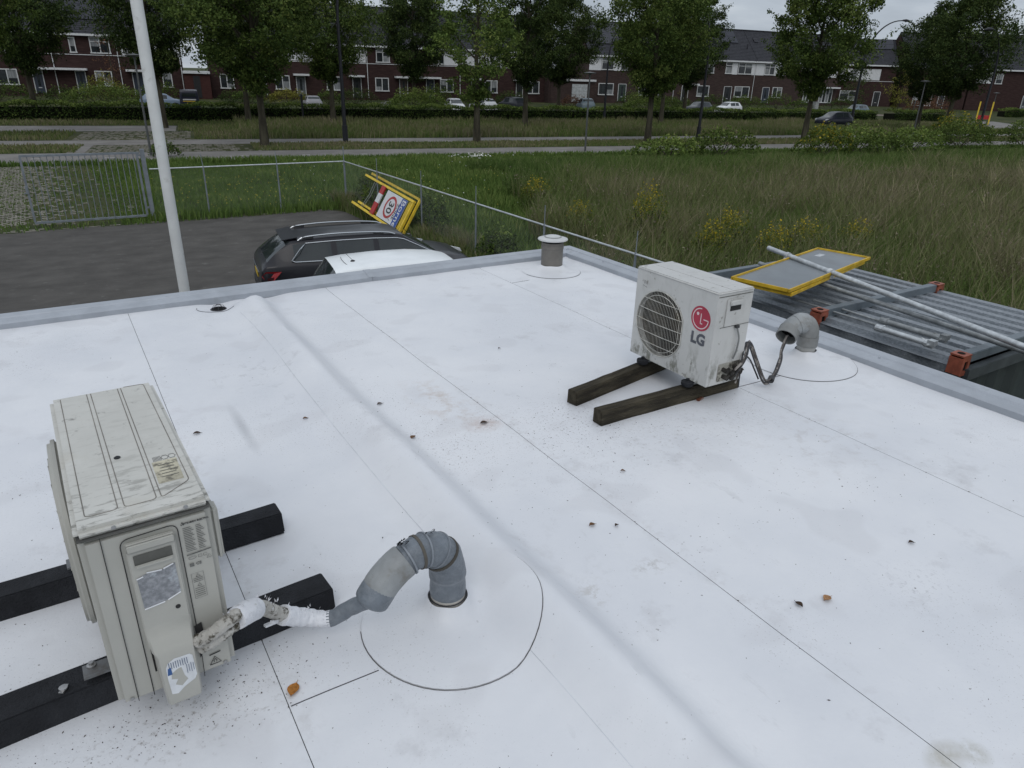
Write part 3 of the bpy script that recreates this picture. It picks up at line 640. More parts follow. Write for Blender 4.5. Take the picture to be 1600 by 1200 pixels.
# valve cover: thin plate above, deeper hood below
b = MB(); b.prism([fx(x, z) for x, z in rr_poly(-.054, .053, .15, .470, .006)], (0, -.012, 0))
b.build('valve_cover', m_beige, ac, bevel=.004, bseg=3)
b = MB(); n = 9; rows = []
secs = [(.222, .012, .0535), (.205, .013, .053), (.180, .024, .0515), (.160, .036, .050), (.145, .041, .0485), (.02, .046, .0455), (-.010, .044, .044), (-.018, .036, .042)]
for z, d, hw in secs:
    x0, x1 = -hw+.004*(z < .15), hw
    rows.append([fx(x0, z, 0), fx(x0+.001, z, d*.75), fx(x0+.006, z, d), fx(x1-.006, z, d), fx(x1-.001, z, d*.75), fx(x1, z, 0)])
b.grid(rows); b.poly(rows[-1]); b.poly(rows[0]); b.build('pipe_hood', m_beige, ac, smooth=True)
b = MB(); b.prism([fx(x, z, .0125) for x, z in rr_poly(-.0535, .0525, .447, .469, .006)], (0, -.008, 0)); b.build('handle_lip', m_beige, ac, bevel=.004, bseg=3)
b = MB(); b.prism([fx(x, z, .0128) for x, z in rr_poly(-.042, .041, .408, .436, .003)], (0, -.0006, 0)); b.build('handle_recess', mat('recess_beige', (.11, .11, .10), .6, stretch=(1, 1, 1)), ac)
b = MB(); b.prism([fx(x, z, .0128) for x, z in rr_poly(-.042, .041, .399, .410, .003)], (0, -.006, 0)); b.build('handle_sill', m_beige, ac, bevel=.003)
b = MB(); b.prism([fx(-.0475, .165, .018), fx(-.0475, .09, .018), fx(-.0455, .09, .018), fx(-.0455, .165, .018)], (-.0025, 0, 0)); b.build('hood_slot', m_dark, ac)
m_foil = mat('foil_sticker', (.20, .21, .225), .38, .35, c2=(.33, .34, .36), scale=90, dirt=((.42, .45, .48), 12, .56, .62))
b = MB(); b.prism([fx(-.044, .372, .0128), fx(-.030, .377, .0128), fx(-.012, .381, .0128), fx(.012, .377, .0128), fx(.026, .382, .0128), fx(.041, .386, .0128), fx(.042, .30, .0128), fx(.020, .289, .0128), fx(-.010, .283, .0128), fx(-.042, .283, .0128)], (0, -.0006, 0)); b.build('foil_sticker', m_foil, ac)
b = MB()
for (x0, z0, x1, z1) in ((-.045, .371, -.030, .374), (-.022, .382, .011, .378), (.014, .379, .038, .386), (-.042, .281, .004, .285), (.010, .287, .042, .299)): b.box(((x0+x1)/2, Y0-.0145, (z0+z1)/2), (x1-x0, .0012, .0030), R=Matrix.Rotation(-math.atan2(z1-z0, x1-x0), 3, 'Y'))
b.build('curled_edge', mat('bright_foil', (.75, .76, .78), .3, .2, var=.03), ac)
b = MB(); b.lathe([(.006, 0), (.006, .001), (0, .001)], seg=12); o = b.build('screw_hole', m_dark, ac, (.029, Y0-.0122, .257), (PI/2, 0, 0))
m_st2 = mat('torn_sticker', (.60, .62, .64), .45, var=.05, scale=30)
Hd = .0470
b = MB()
def hoodp(x, z, e=0): return (x, Y0-(.041+(.145-z)*.04)-.0008-e, z)
b.prism([hoodp(x, z) for x, z in ((-.028, .108), (-.022, .122), (-.006, .130), (.030, .128), (.036, .121), (.038, .06), (.032, .048), (.006, .036), (-.012, .022), (-.026, .026), (-.028, .07))], (0, -.0005, 0)); b.build('torn_sticker', m_st2, ac)
b = MB(); b.prism([hoodp(x, z, .0008) for x, z in ((-.018, .088), (-.004, .096), (.006, .098), (.010, .07), (.016, .056), (.0, .042), (-.014, .052), (-.006, .066), (-.020, .072))], (0, -.0003, 0)); b.build('peeled_patch', m_beige, ac)
b = MB()
for i in range(9): x = -.020+.0052*i; b.box((x, hoodp(0, .112)[1]-.001, .112), (.0016, .0004, .022-.0015*(i % 3)))
for i in range(4): x = .018+.0052*i; b.box((x, hoodp(0, .09)[1]-.0018, .088), (.0012, .0004, .030-.006*(i % 2)))
b.build('sticker_text_lines', mat('blue_grey_ink', (.10, .13, .20), .6), ac)
b = MB(); b.prism([hoodp(x, z, .0010) for x, z in ((-.027, .086), (-.024, .106), (-.017, .108), (-.016, .086))], (0, -.0003, 0)); b.build('blue_print', mat('blue_print', (.03, .09, .25), .5), ac)
# rating label on the bare right strip
MF = lambda x, z, d=.0004: frame((x, Y0-d, z), (1, 0, 0), (0, 0, 1))
text('maker_name', 'MITSUBISHI ELECTRIC', .0062, m_inkd, ac, MF(.1035, .4755), offset=.0001)
b = MB(); s3 = .0028
for cx, cz in ((.0735, .4790), (.0712, .4738), (.0758, .4738)): b.poly([fx(cx, cz+s3, .0005), fx(cx+s3*.75, cz, .0005), fx(cx, cz-s3, .0005), fx(cx-s3*.75, cz, .0005)])
for i in range(15):
    z = .462-.0048*i; b.poly([fx(.072, z, .0004), fx(.090+.006*((i*7) % 3)/2, z, .0004), fx(.090+.006*((i*7) % 3)/2, z+.0019, .0004), fx(.072, z+.0019, .0004)])
    b.poly([fx(.101, z, .0004), fx(.112+.010*((i*5) % 4)/4, z, .0004), fx(.112+.010*((i*5) % 4)/4, z+.0018, .0004), fx(.101, z+.0018, .0004)])
b.poly([fx(.071, .383, .0004), fx(.127, .386, .0004), fx(.127, .3895, .0004), fx(.071, .3865, .0004)])
b.tube([fx(.082+.009*math.cos(t), .3745+.004*math.sin(t), .0004) for t in [i*PI/6 for i in range(13)]], .0005, 4)
b.poly([fx(.073, .349, .0004), fx(.083, .349, .0004), fx(.083, .359, .0004), fx(.073, .359, .0004)])
for cx in (.100, .112): b.tube([fx(cx-.004, .371, .0004), fx(cx+.004, .371, .0004), fx(cx+.004, .378, .0004), fx(cx-.004, .378, .0004), fx(cx-.004, .371, .0004)], .0004, 4)
for cx, cz in ((.120, .362),): b.tube([fx(cx-.006, cz, .0004), fx(cx+.006, cz, .0004), fx(cx, cz+.010, .0004), fx(cx-.006, cz, .0004)], .0005, 4)
b.build('rating_print', m_ink, ac)
text('ce_mark', 'CE', .011, m_ink, ac, MF(.094, .354))
b = MB(); b.tube([fx(.072, .252, .0004), fx(.100, .252, .0004), fx(.100, .328, .0004), fx(.072, .328, .0004), fx(.072, .252, .0004)], .0004, 4)
for cz in (.316, .288): b.tube([fx(.082, cz, .0004), fx(.092, cz, .0004), fx(.087, cz+.008, .0004), fx(.082, cz, .0004)], .0007, 4)
for z in (.311, .306, .301, .281, .275, .269, .263, .257): b.poly([fx(.075, z, .0004), fx(.097, z, .0004), fx(.097, z+.0016, .0004), fx(.075, z+.0016, .0004)])
b.build('warning_box', m_ink, ac)
b = MB()
b.tube([fx(.076, .028, .0004), fx(.104, .028, .0004), fx(.090, .052, .0004), fx(.076, .028, .0004)], .0011, 4)
b.poly([fx(.078, .058, .0004), fx(.106, .061, .0004), fx(.106, .065, .0004), fx(.078, .062, .0004)])
b.tube([fx(.087, .033, .0004), fx(.086, .038, .0004), fx(.090, .044, .0004), fx(.094, .037, .0004), fx(.092, .033, .0004)], .0010, 4)
b.build('hot_surface_sign', m_inkd, ac)
b = MB(); b.prism([fx(x, z) for x, z in ((.0565, .170), (.074, .176), (.0775, .108), (.0605, .070), (.0565, .065))], (0, -.0012, 0)); b.build('pipe_opening', m_dark, ac)
b = MB(); b.tube([fx(.058, -.0, .001), fx(.061, .07, .001)], .0010, 4); b.build('lower_seam', m_dark, ac)
for (x, z) in ((-.065, .519), (.088, .521), (.113, .020), (-.112, .018)):
    b = MB(); b.lathe([(.0052, 0), (.0052, .0015), (.003, .0025), (0, .0025)], seg=12); b.build('screw', m_steel, ac, (x, Y0-.0012 if z > .5 else Y0, z), (PI/2, 0, 0))
# fan side (faces -x) protrudes as a low dish behind the left edge
b = MB(); P = []
for t in range(33):
    a = 2*PI*t/32; x = .045*1; P.append((-W2, .08+.265*math.copysign(abs(math.cos(a))**.6, math.cos(a)), .26+.225*math.copysign(abs(math.sin(a))**.6, math.sin(a))))
b.prism(P[:-1], (-.030, 0, 0)); b.build('fan_shroud', m_beige, ac, bevel=.010, bseg=3)
b = MB(); nn_ = 9
for i in range(nn_): r0 = .03+.022*i; b.tube([(-W2-.032, .08+r0*math.cos(t), .26+r0*math.sin(t)) for t in [k*2*PI/24 for k in range(25)]], .0018, 4)
for k in range(8): a = k*PI/8; b.tube([(-W2-.033, .08-.21*math.cos(a), .26-.21*math.sin(a)), (-W2-.033, .08+.21*math.cos(a), .26+.21*math.sin(a))], .002, 4)
b.build('fan_guard', m_beige, ac)
# moulded handle on the right side, just behind the near corner
b = MB(); b.box((W2+.009, -.352, .402), (.018, .052, .150)); b.build('side_handle', m_beige, ac, bevel=.006, bseg=3)
b = MB()
for z in (.345, .358, .371):
    for y in (-.366, -.352): b.box((W2+.0185, y, z), (.002, .008, .007))
b.build('handle_slot', m_dark, ac)
# feet brackets with bolts
for y in (.335, -.205):
    b = MB(); b.box((-.02, y, -.018), (.38, .052, .006)); b.box((-W2+.02, y, -.008), (.02, .05, .024)); b.box((W2-.02, y, -.008), (.02, .05, .024)); b.build('mounting_foot', mat('zinc_bracket', (.16, .165, .17), .5, .5, dirt=((.1, .09, .08), 30, .5, .7)), ac)
b = MB(); b.lathe([(.012, -.015), (.012, -.010), (.006, -.009), (.006, -.002), (0, -.002)], (-.188, -.190, 0), 12); b.build('bolt', m_steel, ac)
b = MB(); b.box((0, 0, 0), (.03, .012, .004), .6); b.lathe([(.011, .002), (.011, .006), (0, .007)], (0, 0, 0), 10); tag(b.build('loose_clamp', m_steel, None, (-.235, 1.785, 3.080), .5), 'small loose metal clamp lying on the near black rubber beam', 'clamp')

# ------------------------------------------------------------------ the farther unit with the round logo
m_white = mat('white_enamel', (.49, .49, .475), .42, c2=(.54, .54, .52), scale=3, bump=.04, bscale=60, dirt=((.21, .21, .17), 7, .66, .82))
nt = m_white.node_tree; b_ = nt.nodes['Principled BSDF']; bc = b_.inputs['Base Color'].links[0].from_socket; tc_ = N(nt, 'ShaderNodeTexCoord')
sp_ = N(nt, 'ShaderNodeSeparateXYZ'); nt.links.new(tc_.outputs['Object'], sp_.inputs[0])
zr_ = N(nt, 'ShaderNodeMapRange', inp={1: .02, 2: .20, 3: 1, 4: .12}); nt.links.new(sp_.outputs[2], zr_.inputs[0])
bc = over(bc, times(times(thresh(16, .50, .60, 8, seed=3, rough=.75, stretch=(1, 1, .45)), zr_.outputs[0]), None, .85), (.115, .115, .085))
bc = over(bc, times(thresh(28, .66, .70, 4, seed=4), None, .6), (.16, .15, .12))
nt.links.new(bc, b_.inputs['Base Color'])
lg = thing('air_conditioner', 'smaller white air conditioner with round red logo and fan grille, on two wooden beams', 'air conditioner', (2.83, 2.61, 3.118), math.radians(-.5))
wx, wy, H = .1275, .3025, .502
FC = (.088, .232); FR = .188
# cabinet with a real round opening in the front
b = MB(); K = 48; ring = []; outer = []
for k in range(K):
    a = 2*PI*k/K; y = FC[0]+FR*math.cos(a); z = FC[1]+FR*math.sin(a); y = max(y, FC[0]-FR*.93); ring.append((-wx, y, z))
    t = 1/max(abs(math.cos(a)), abs(math.sin(a)))
    oy, oz = math.cos(a)*t, math.sin(a)*t; outer.append((-wx, max(-wy, min(wy, (wy if oy > 0 else wy)*oy)), H/2+H/2*oz if True else 0))
b.add(ring+outer, [(i, (i+1) % K, K+(i+1) % K, K+i) for i in range(K)])
b.add([(-wx, -wy, 0), (wx, -wy, 0), (wx, wy, 0), (-wx, wy, 0), (-wx, -wy, H), (wx, -wy, H), (wx, wy, H), (-wx, wy, H)], [(4, 5, 6, 7), (3, 2, 1, 0), (0, 1, 5, 4), (1, 2, 6, 5), (2, 3, 7, 6)])
b.add(ring+[(-wx+.045, y, z) for _, y, z in ring], [(i, (i+1) % K, K+(i+1) % K, K+i) for i in range(K)])
b.build('cabinet', m_white, lg, bevel=.0)
b = MB(); b.box((0, 0, H+.0035), (2*wx+.008, 2*wy+.008, .016)); b.build('top_cover', m_white, lg, bevel=.007, bseg=3)
b = MB(); b.prism([(-wx+.044, y, z) for _, y, z in ring], (.003, 0, 0)); b.build('fan_well', mat('fan_well', (.016, .014, .012), .8, c2=(.05, .036, .022), scale=7, f2=(.45, .7)), lg)
b = MB(); n = 3; m_fan = mat('grimy_fan', (.018, .016, .013), .6, c2=(.06, .046, .028), scale=8)
for k in range(n):
    a0 = 2*PI*k/n+.5; rows = []
    for i in range(6):
        rr_ = .04+.024*i; wv = .65-.03*i
        rows.append([(-wx+.012+.020*j/4, FC[0]+rr_*math.cos(a0+wv*(j/4-.5)*1.7+.10*i), FC[1]+rr_*math.sin(a0+wv*(j/4-.5)*1.7+.10*i)) for j in range(5)])
    b.grid(rows)
b.build('fan_blade', m_fan, lg, smooth=True)
b = MB(); b.tube([(-wx+.004, FC[0], FC[1]), (-wx+.036, FC[0], FC[1])], .038, 20); b.build('fan_hub', m_fan, lg, smooth=True)
m_wire = mat('guard_wire', (.44, .435, .40), .45, var=.15, scale=20, dirt=((.26, .20, .12), 10, .55, .75))
def gx(y, z): d = math.hypot(y-FC[0], z-FC[1])/FR; return -wx-.002-.014*max(0, 1-d*d)
b = MB(); y = FC[0]-FR*.92
while y < FC[0]+FR*.99:
    hh = math.sqrt(max(0, (FR*.985)**2-(y-FC[0])**2))
    if hh > .015: b.tube([(gx(y, FC[1]+hh*t), y, FC[1]+hh*t) for t in (-1, -.5, 0, .5, 1)], .00085, 4, False)
    y += .0112
for dz in (-.125, -.065, 0, .065, .125):
    hh = math.sqrt(FR**2-dz*dz)*.985; b.tube([(gx(FC[0]+t*hh, FC[1]+dz)-.002, max(FC[0]+t*hh, FC[0]-FR*.93), FC[1]+dz) for t in [i/6-1 for i in range(13)]], .0021, 5, False)
b.build('fan_guard', m_wire, lg)
b = MB()
for q in (.985, .86): b.tube([(gx(y, z)-.001 if q < .9 else -wx-.002, FC[0]+(y-FC[0])*q, FC[1]+(z-FC[1])*q) for _, y, z in ring+ring[:1]], .003 if q > .9 else .0021, 6, False)
b.build('guard_ring', m_wire, lg)
# logo: red disc with white profile lines, then LG
XF = -wx-.0006
LC = (-.206, .352); LR = .0665
b = MB(); b.prism([(XF, LC[0]+LR*math.cos(t), LC[1]+LR*math.sin(t)) for t in [i*2*PI/40 for i in range(40)]], (-.0012, 0, 0)); b.build('logo_disc', mat('logo_red', (.34, .022, .05), .45, var=.08, dirt=((.25, .06, .07), 20, .6, .8)), lg)
m_lw = mat('logo_white', (.62, .52, .52), .5, var=.05)
def lp(u, v): return (XF-.0016, LC[0]-u*LR, LC[1]+v*LR)     # u to the reader's right
b = MB()
def flat_line(b, pts, wd):
    P = [Vector(p) for p in pts]; nrm = Vector((-1, 0, 0)); rows = []
    for i, p in enumerate(P):
        t = (P[min(i+1, len(P)-1)]-P[max(i-1, 0)]).normalized(); s_ = nrm.cross(t)*wd/2; rows.append([p-s_, p+s_])
    b.grid(rows)
flat_line(b, [lp(.80*math.cos(t), .80*math.sin(t)) for t in [math.radians(88+i*(272)/40) for i in range(41)]], .0056)
flat_line(b, [lp(.82, 0), lp(.30, 0)], .0056); flat_line(b, [lp(.02, .42), lp(.02, -.40)], .0056); flat_line(b, [lp(-.02, -.38), lp(.24, -.38)], .0056)
b.poly([lp(-.33+.13*math.cos(t), .34+.13*math.sin(t)) for t in [i*2*PI/16 for i in range(16)]])
b.build('logo_mark', m_lw, lg)
text('logo_letters', 'LG', .082, mat('logo_grey', (.075, .08, .095), .5), lg, frame((XF-.0006, -.204, .238), (0, -1, 0), (0, 0, 1)), offset=.0035)
b = MB()
for dx in (0, .012, .024): b.tube([(XF-.0003, .248-dx, .447), (XF-.0003, .236-dx, .428)], .0011, 4)
b.tube([(XF-.0003, .250, .418), (XF-.0003, .215, .410)], .0009, 4); b.build('scratch', mat('scratch_dark', (.15, .15, .14), .7), lg)
b = MB(); b.box((-.02, 0, H+.0116), (.0016, 2*wy-.03, .0006)); b.build('top_crease', m_groove, lg)
# right side (local y = -wy): handle recess, cover plate, valves
Yr = -wy-.0005
b = MB(); b.prism([(x, Yr, z) for x, z in rr_poly(-.062, .060, .325, .472, .008)], (0, -.006, 0)); b.build('side_cover', m_white, lg, bevel=.002)
b = MB(); b.prism([(x, Yr-.0065, z) for x, z in rr_poly(-.046, .046, .438, .466, .012)], (0, -.014, 0)); b.build('handle_hood', m_white, lg, bevel=.005, bseg=3)
b = MB(); b.prism([(x, Yr-.0067, z) for x, z in rr_poly(-.038, .040, .408, .434, .004)], (0, -.001, 0)); b.build('handle_slot', m_dark, lg)
for c_, d_ in (((.02, Yr-.001, .322), (.215, .0012, .0022)), ((.0, Yr-.001, .488), (.245, .0012, .003))): b = MB(); b.box(c_, d_); b.build('side_seam', mat('grime', (.09, .09, .075), .8), lg)
b = MB(); b.box((.028, Yr-.012, .318), (.022, .016, .014)); b.build('cable_clip', mat('black_cable', (0, 0, 0)), lg)
b = MB(); b.tube(curve([(.028, Yr-.014, .312), (.052, Yr-.016, .25), (.050, Yr-.014, .18), (.040, Yr-.008, .135)], 5), .0045, 8); b.build('side_wire', mat('grey_cable', (.16, .165, .16), .5), lg, smooth=True)
b = MB(); b.prism([(x, Yr, z) for x, z in rr_poly(-.055, .118, .015, .115, .012)], (0, -.002, 0)); b.build('valve_plate', mat('grime_white', (.34, .33, .29), .6, dirt=((.06, .055, .045), 18, .48, .6)), lg)
b = MB(); r = random.Random(5)
for (x, z) in ((-.018, .082), (.018, .066), (-.012, .042), (.066, .082), (.088, .060), (.030, .034)):
    b.tube([(x, Yr, z), (x+.004, Yr-.034, z-.004)], .0125, 8); b.tube([(x+.004, Yr-.02, z-.004), (x+.022, Yr-.03, z+.012)], .008, 7)
b.build('pipe_valve', mat('dark_insulation', (.035, .033, .030), .85, var=.4, scale=30), lg)
for y in (.17, -.19):
    b = MB(); b.box((-.01, y, -.012), (.31, .050, .012)); b.build('mounting_foot', mat('zinc_bracket', (0, 0, 0)), lg)
    b = MB(); b.lathe([(.030, -.028), (.034, -.020), (.034, -.004), (.020, 0), (.010, .002), (.010, .012), (0, .012)], (-.145, y, 0), 16); b.build('rubber_foot', m_rub, lg, smooth=True)
b = MB(); b.box((0, 0, .004), (.05, .016, .008), .2); tag(b.build('rust_flake', mat('rust', (.14, .05, .03), .9, dirt=((.3, .25, .22), 60, .5, .6)), None, (2.76, 2.385, 3.003)), 'small red brown bark flake beside the nearer wooden beam', 'debris')

# ------------------------------------------------------------------ leaves and crumbs on the roof
lf = {'orange': mat('leaf_orange', (.34, .14, .03), .6, var=.25, scale=120, dirt=((.12, .06, .02), 60, .55, .7)), 'brown': mat('leaf_brown', (.13, .07, .035), .7, var=.25, scale=120), 'dark': mat('leaf_dark', (.05, .032, .022), .8, var=.2, scale=100), 'tan': mat('leaf_tan', (.30, .165, .08), .65, var=.2, scale=120)}
leaves = [(.297, 1.545, .045, 1.0, 'orange', 'bright orange leaf beside the seam in front of the white hose'), (1.226, 2.765, .034, .7, 'brown', 'curled brown leaf alone in the middle of the roof left of the long seam'),
  (1.587, 2.710, .036, -.1, 'dark', 'dark brown leaf with rust stain touching the long middle seam'), (.837, 3.186, .022, 0, 'brown', 'tiny brown leaf on the far side of the raised roof ridge'),
  (.350, 3.288, .030, -.1, 'dark', 'dark leaf lying behind the front air conditioner'), (1.234, 3.196, .028, .2, 'dark', 'small dark leaf just right of the raised ridge'),
  (1.840, 1.045, .028, 1.5, 'dark', 'round dark brown leaf at lower right, next to a tan leaf'), (1.945, 1.013, .036, .1, 'tan', 'tan leaf with a short stalk at lower right of the roof'),
  (2.503, 1.046, .022, -.4, 'dark', 'thin dark leaf at the right side of the roof'), (1.517, 1.751, .026, .0, 'brown', 'narrow brown leaf left of the seam, left of a similar smaller one'),
  (1.597, 1.700, .018, .3, 'dark', 'very small narrow leaf touching the seam, right of a longer one'), (1.888, 2.005, .018, -.5, 'brown', 'small brown leaf in front of the wooden beams'), (2.201, 3.576, .016, .3, 'dark', 'speck of a dark leaf on the far half of the roof')]
for x, y, L, a, k, lb in leaves:
    b = MB(); P = []; L *= 1.08
    for i in range(9):
        t = i/8; wd = .36*L*math.sin(PI*min(1, t*1.02))**.8; cz = .003+.0035*math.sin(PI*t)+.002*t
        P.append([(-L/2+L*t, -wd, cz+.003), (-L/2+L*t, 0, cz-.001), (-L/2+L*t, wd*.9, cz+.002+.002*t)])
    b.grid(P); b.tube([(-L/2, 0, .005), (-L*.72, .002, .004)], .0008, 4)
    o = b.build('fallen_leaf', lf[k], None, (x, y, RZ+roof_h(x, y)), a+PI, smooth=True); tag(o, lb, 'leaf', 'fallen leaves on the white roof')
b = MB(); r = random.Random(12)
def crumb(x, y, q):
    z = roof_h(x, y)+.0005; a = r.uniform(0, PI); e = r.uniform(.5, 1.6)
    b.add([(x+q*e*math.cos(a), y+q*e*math.sin(a), z), (x-q*.6*math.sin(a), y+q*.6*math.cos(a), z), (x-q*e*math.cos(a), y-q*e*math.sin(a), z), (x+q*.6*math.sin(a), y-q*.6*math.cos(a), z), (x, y, z+q*.7)], [(0, 1, 4), (1, 2, 4), (2, 3, 4), (3, 0, 4)])
def inb(x, y): return -1.2 < x < 4.0 and .2 < y < 5.3
cl = [(1.95, 2.55, .14, .20, 260, .0036), (1.9, 2.35, .22, .10, 160, .004), (2.2, 2.20, .45, .10, 130, .003), (1.30, 2.55, .14, .35, 200, .003), (.05, 1.60, .16, .06, 260, .0032), (.2, 1.66, .20, .06, 140, .003), (-.35, 1.68, .3, .05, 120, .003),
      (.42, 1.95, .15, .1, 60, .003), (.30, 1.72, .08, .10, 90, .003), (3.0, 2.25, .2, .10, 90, .0032), (2.6, 1.5, .5, .3, 160, .0028), (2.0, 1.4, .5, .3, 110, .0024), (1.4, 1.75, .35, .3, 80, .0024), (-.2, 2.1, .2, .12, 60, .003), (.05, 1.3, .3, .15, 70, .0028), (2.7, 1.35, .08, .06, 30, .004), (.7, 1.02, .2, .15, 60, .0024)]
for cx, cy, sx, sy, n, q in cl:
    for k in range(n):
        x, y = r.gauss(cx, sx), r.gauss(cy, sy)
        if inb(x, y): crumb(x, y, q*r.choice((.3, .4, .5, .6, 1))*r.uniform(.6, 1.1))
for k in range(900):
    x, y = r.uniform(-1, 4), r.uniform(.5, 5.2); crumb(x, y, .0026*r.choice((.3, .4, .5, .6, 1.3))*r.uniform(.6, 1.2)*(1 if y < 3.5 else .8))
for sx in (.27, 1.68, 3.09):
    for k in range(26): crumb(sx+r.uniform(-.004, .004), r.uniform(.9, 5), .0030*r.uniform(.5, 1.3))
tag(b.build('dirt_crumbs', mat('crumb_dark', (.035, .028, .024), .9, c2=(.09, .07, .055), scale=9), None, (0, 0, RZ)), 'dark crumbs of bark and dirt scattered over the white roof', 'debris', kind='stuff')
# ================================================================== STORAGE CONTAINER beside the building
m_galv = mat('galvanised_sheet', (.17, .19, .21), .42, .45, c2=(.28, .305, .33), scale=60, stretch=(1, .5, 1), bump=.1, bscale=80, dirt=((.22, .235, .25), 40, .60, .72))
m_bar = mat('grey_frame_paint', (.12, .145, .165), .45, .1, var=.08, scale=4)
m_or = mat('orange_corner', (.25, .070, .040), .5, var=.15, scale=12, dirt=((.14, .05, .035), 14, .56, .72))
m_galp = mat('galvanised_tube', (.46, .485, .50), .38, .5, var=.12, scale=14)
m_galo = mat('old_galvanised_tube', (.24, .255, .26), .5, .4, var=.2, scale=10)
CX0, CX1, CY0, CY1, CZ = 6.27, 8.56, 2.66, 5.72, 2.5
ct = thing('storage_container', 'dark grey corrugated storage container with orange corner blocks right of the roof', 'container', (CX0, CY0, 0))
LX, LY = CX1-CX0, CY1-CY0
b = MB(); rows = []; nr = 11; pitch = (LX-.02)/nr; xs = []
for i in range(nr):
    x = .01+i*pitch; xs += [(x, 0), (x+pitch*.40, 0), (x+pitch*.47, .042), (x+pitch*.93, .042)]
xs.append((LX-.01, 0))
b.grid([[(x, y, CZ-.115+z) for x, z in xs] for y in (.04, LY*.33, LY*.66, LY-.02)]); b.build('roof_sheet', m_galv, ct)
for nm, y0, y1 in (('end_frame', 0, .09), ('cross_frame', 1.40, 1.49), ('end_frame', LY-.09, LY)):
    b = MB(); b.box((LX/2, (y0+y1)/2, CZ-.045), (LX-.262, y1-y0, .085)); b.build(nm, m_bar, ct, bevel=.006)
    for x in (.065, LX-.065):
        b = MB(); zc = CZ-.09; yc = (y0+y1)/2
        # a hollow corner block: top plate with a hole, side plates
        b.box((x, yc, CZ-.004), (.13, .12, .014)); b.box((x-.059, yc, zc-.01), (.012, .12, .15)); b.box((x+.059, yc, zc-.01), (.012, .12, .15))
        b.box((x, yc+.054, zc-.01), (.106, .012, .17)); b.box((x-.041, yc-.054, zc-.01), (.024, .012, .17)); b.box((x+.041, yc-.054, zc-.01), (.024, .012, .17)); b.box((x, yc-.054, zc+.055), (.058, .012, .04)); b.box((x, yc-.054, zc-.075), (.058, .012, .04))
        o = b.build('corner_block', m_or, ct)
        b = MB(); b.box((x, yc-.044, zc-.01), (.058, .008, .10)); b.build('twist_lock_hole', mat('deep_black', (0, 0, 0)), o); b = MB(); b.lathe([(.032, .0045), (.032, .0055)], (x, yc, CZ), 14); b.build('twist_lock_hole', mat('deep_black', (0, 0, 0)), o)
b = MB()
for k in range(8): y = .09+k*(LY-.2)/7; b.box((.02, y, 1.25), (.03, .06, 2.25)) if False else None
rows = []
for i in range(28):
    y = .05+(LY-.1)*i/27; x = .015 if (i//1) % 4 in (0, 1) else .05; rows.append([(x, y, .08), (x, y, CZ-.12)])
b.grid(rows); b.build('side_wall', m_galv, ct); b = MB(); rows = []
for i in range(28):
    y = .05+(LY-.1)*i/27; x = LX-.015 if i % 4 in (0, 1) else LX-.05; rows.append([(x, y, .08), (x, y, CZ-.12)])
b.grid(rows); b.build('side_wall', m_galv, ct)
m_end = mat('dark_green_grey_wall', (.035, .045, .045), .55, var=.12, scale=3)
b = MB(); rows = []
for i in range(24):
    x = .08+(LX-.16)*i/23; y = .02 if i % 4 in (0, 1) else .06; rows.append([(x, y, .08), (x, y, CZ-.24)])
b.grid(rows); b.build('end_wall', m_end, ct); b = MB(); rows = [[(x, LY-.03-(.03 if i % 4 in (0, 1) else 0), z) for z in (.08, CZ-.15)] for i, x in enumerate([.08+(LX-.16)*i/23 for i in range(24)])]; b.grid(rows); b.build('end_wall', m_end, ct)
b = MB(); b.box((LX/2, -.01, CZ-.18), (LX-.18, .07, .11)); b.build('lintel', mat('dark_frame', (.055, .065, .07), .5), ct, bevel=.005)
for x in (.06, LX-.06):
    for y in (.06, LY-.06): b = MB(); b.box((x, y, 1.18), (.11, .11, 2.3)); b.build('post', m_end, ct)
b = MB(); b.box((LX/2, LY/2, .05), (LX, LY, .1)); b.build('base_frame', m_end, ct)
# things lying on it
m_yel = mat('yellow_paint', (.56, .37, .025), .45, var=.12, scale=8, dirt=((.22, .15, .04), 9, .60, .8))
m_panel = mat('grey_sign_back', (.19, .21, .225), .42, .25, var=.05, scale=2, dirt=((.17, .18, .19), 3, .5, .75))
def framed(name, label, c, rz, L, Wd, grp, tilt=0, hh_=.036):
    t = thing(name, label, 'sign', c, (tilt, 0, rz), grp)
    b = MB(); b.box((0, 0, -.004), (L-.03, Wd-.03, .006)); b.build('panel', m_panel, t)
    for y in (-1, 1): b = MB(); b.box((0, y*(Wd/2-.012), 0), (L, .017, hh_)); b.build('frame_rail', m_yel, t, bevel=.003)
    for x in (-1, 1): b = MB(); b.box((x*(L/2-.012), 0, 0), (.017, Wd-.05, hh_)); b.build('frame_rail', m_yel, t, bevel=.003)
    return t
t1 = framed('sign_board', 'upper yellow framed grey sign board lying face down on the container', (7.005, 4.83, 2.690), math.radians(13.0), 2.18, .655, 'yellow framed boards on the container')
b = MB(); b.box((.75, .15, .0), (.16, .07, .002)); b.build('white_sticker', mat('sticker_pale', (.42, .44, .46), .5), t1)
framed('sign_board', 'lower yellow framed board, mostly hidden under the other one on the container', (6.975, 4.81, 2.648), math.radians(14.0), 2.06, .62, 'yellow framed boards on the container')
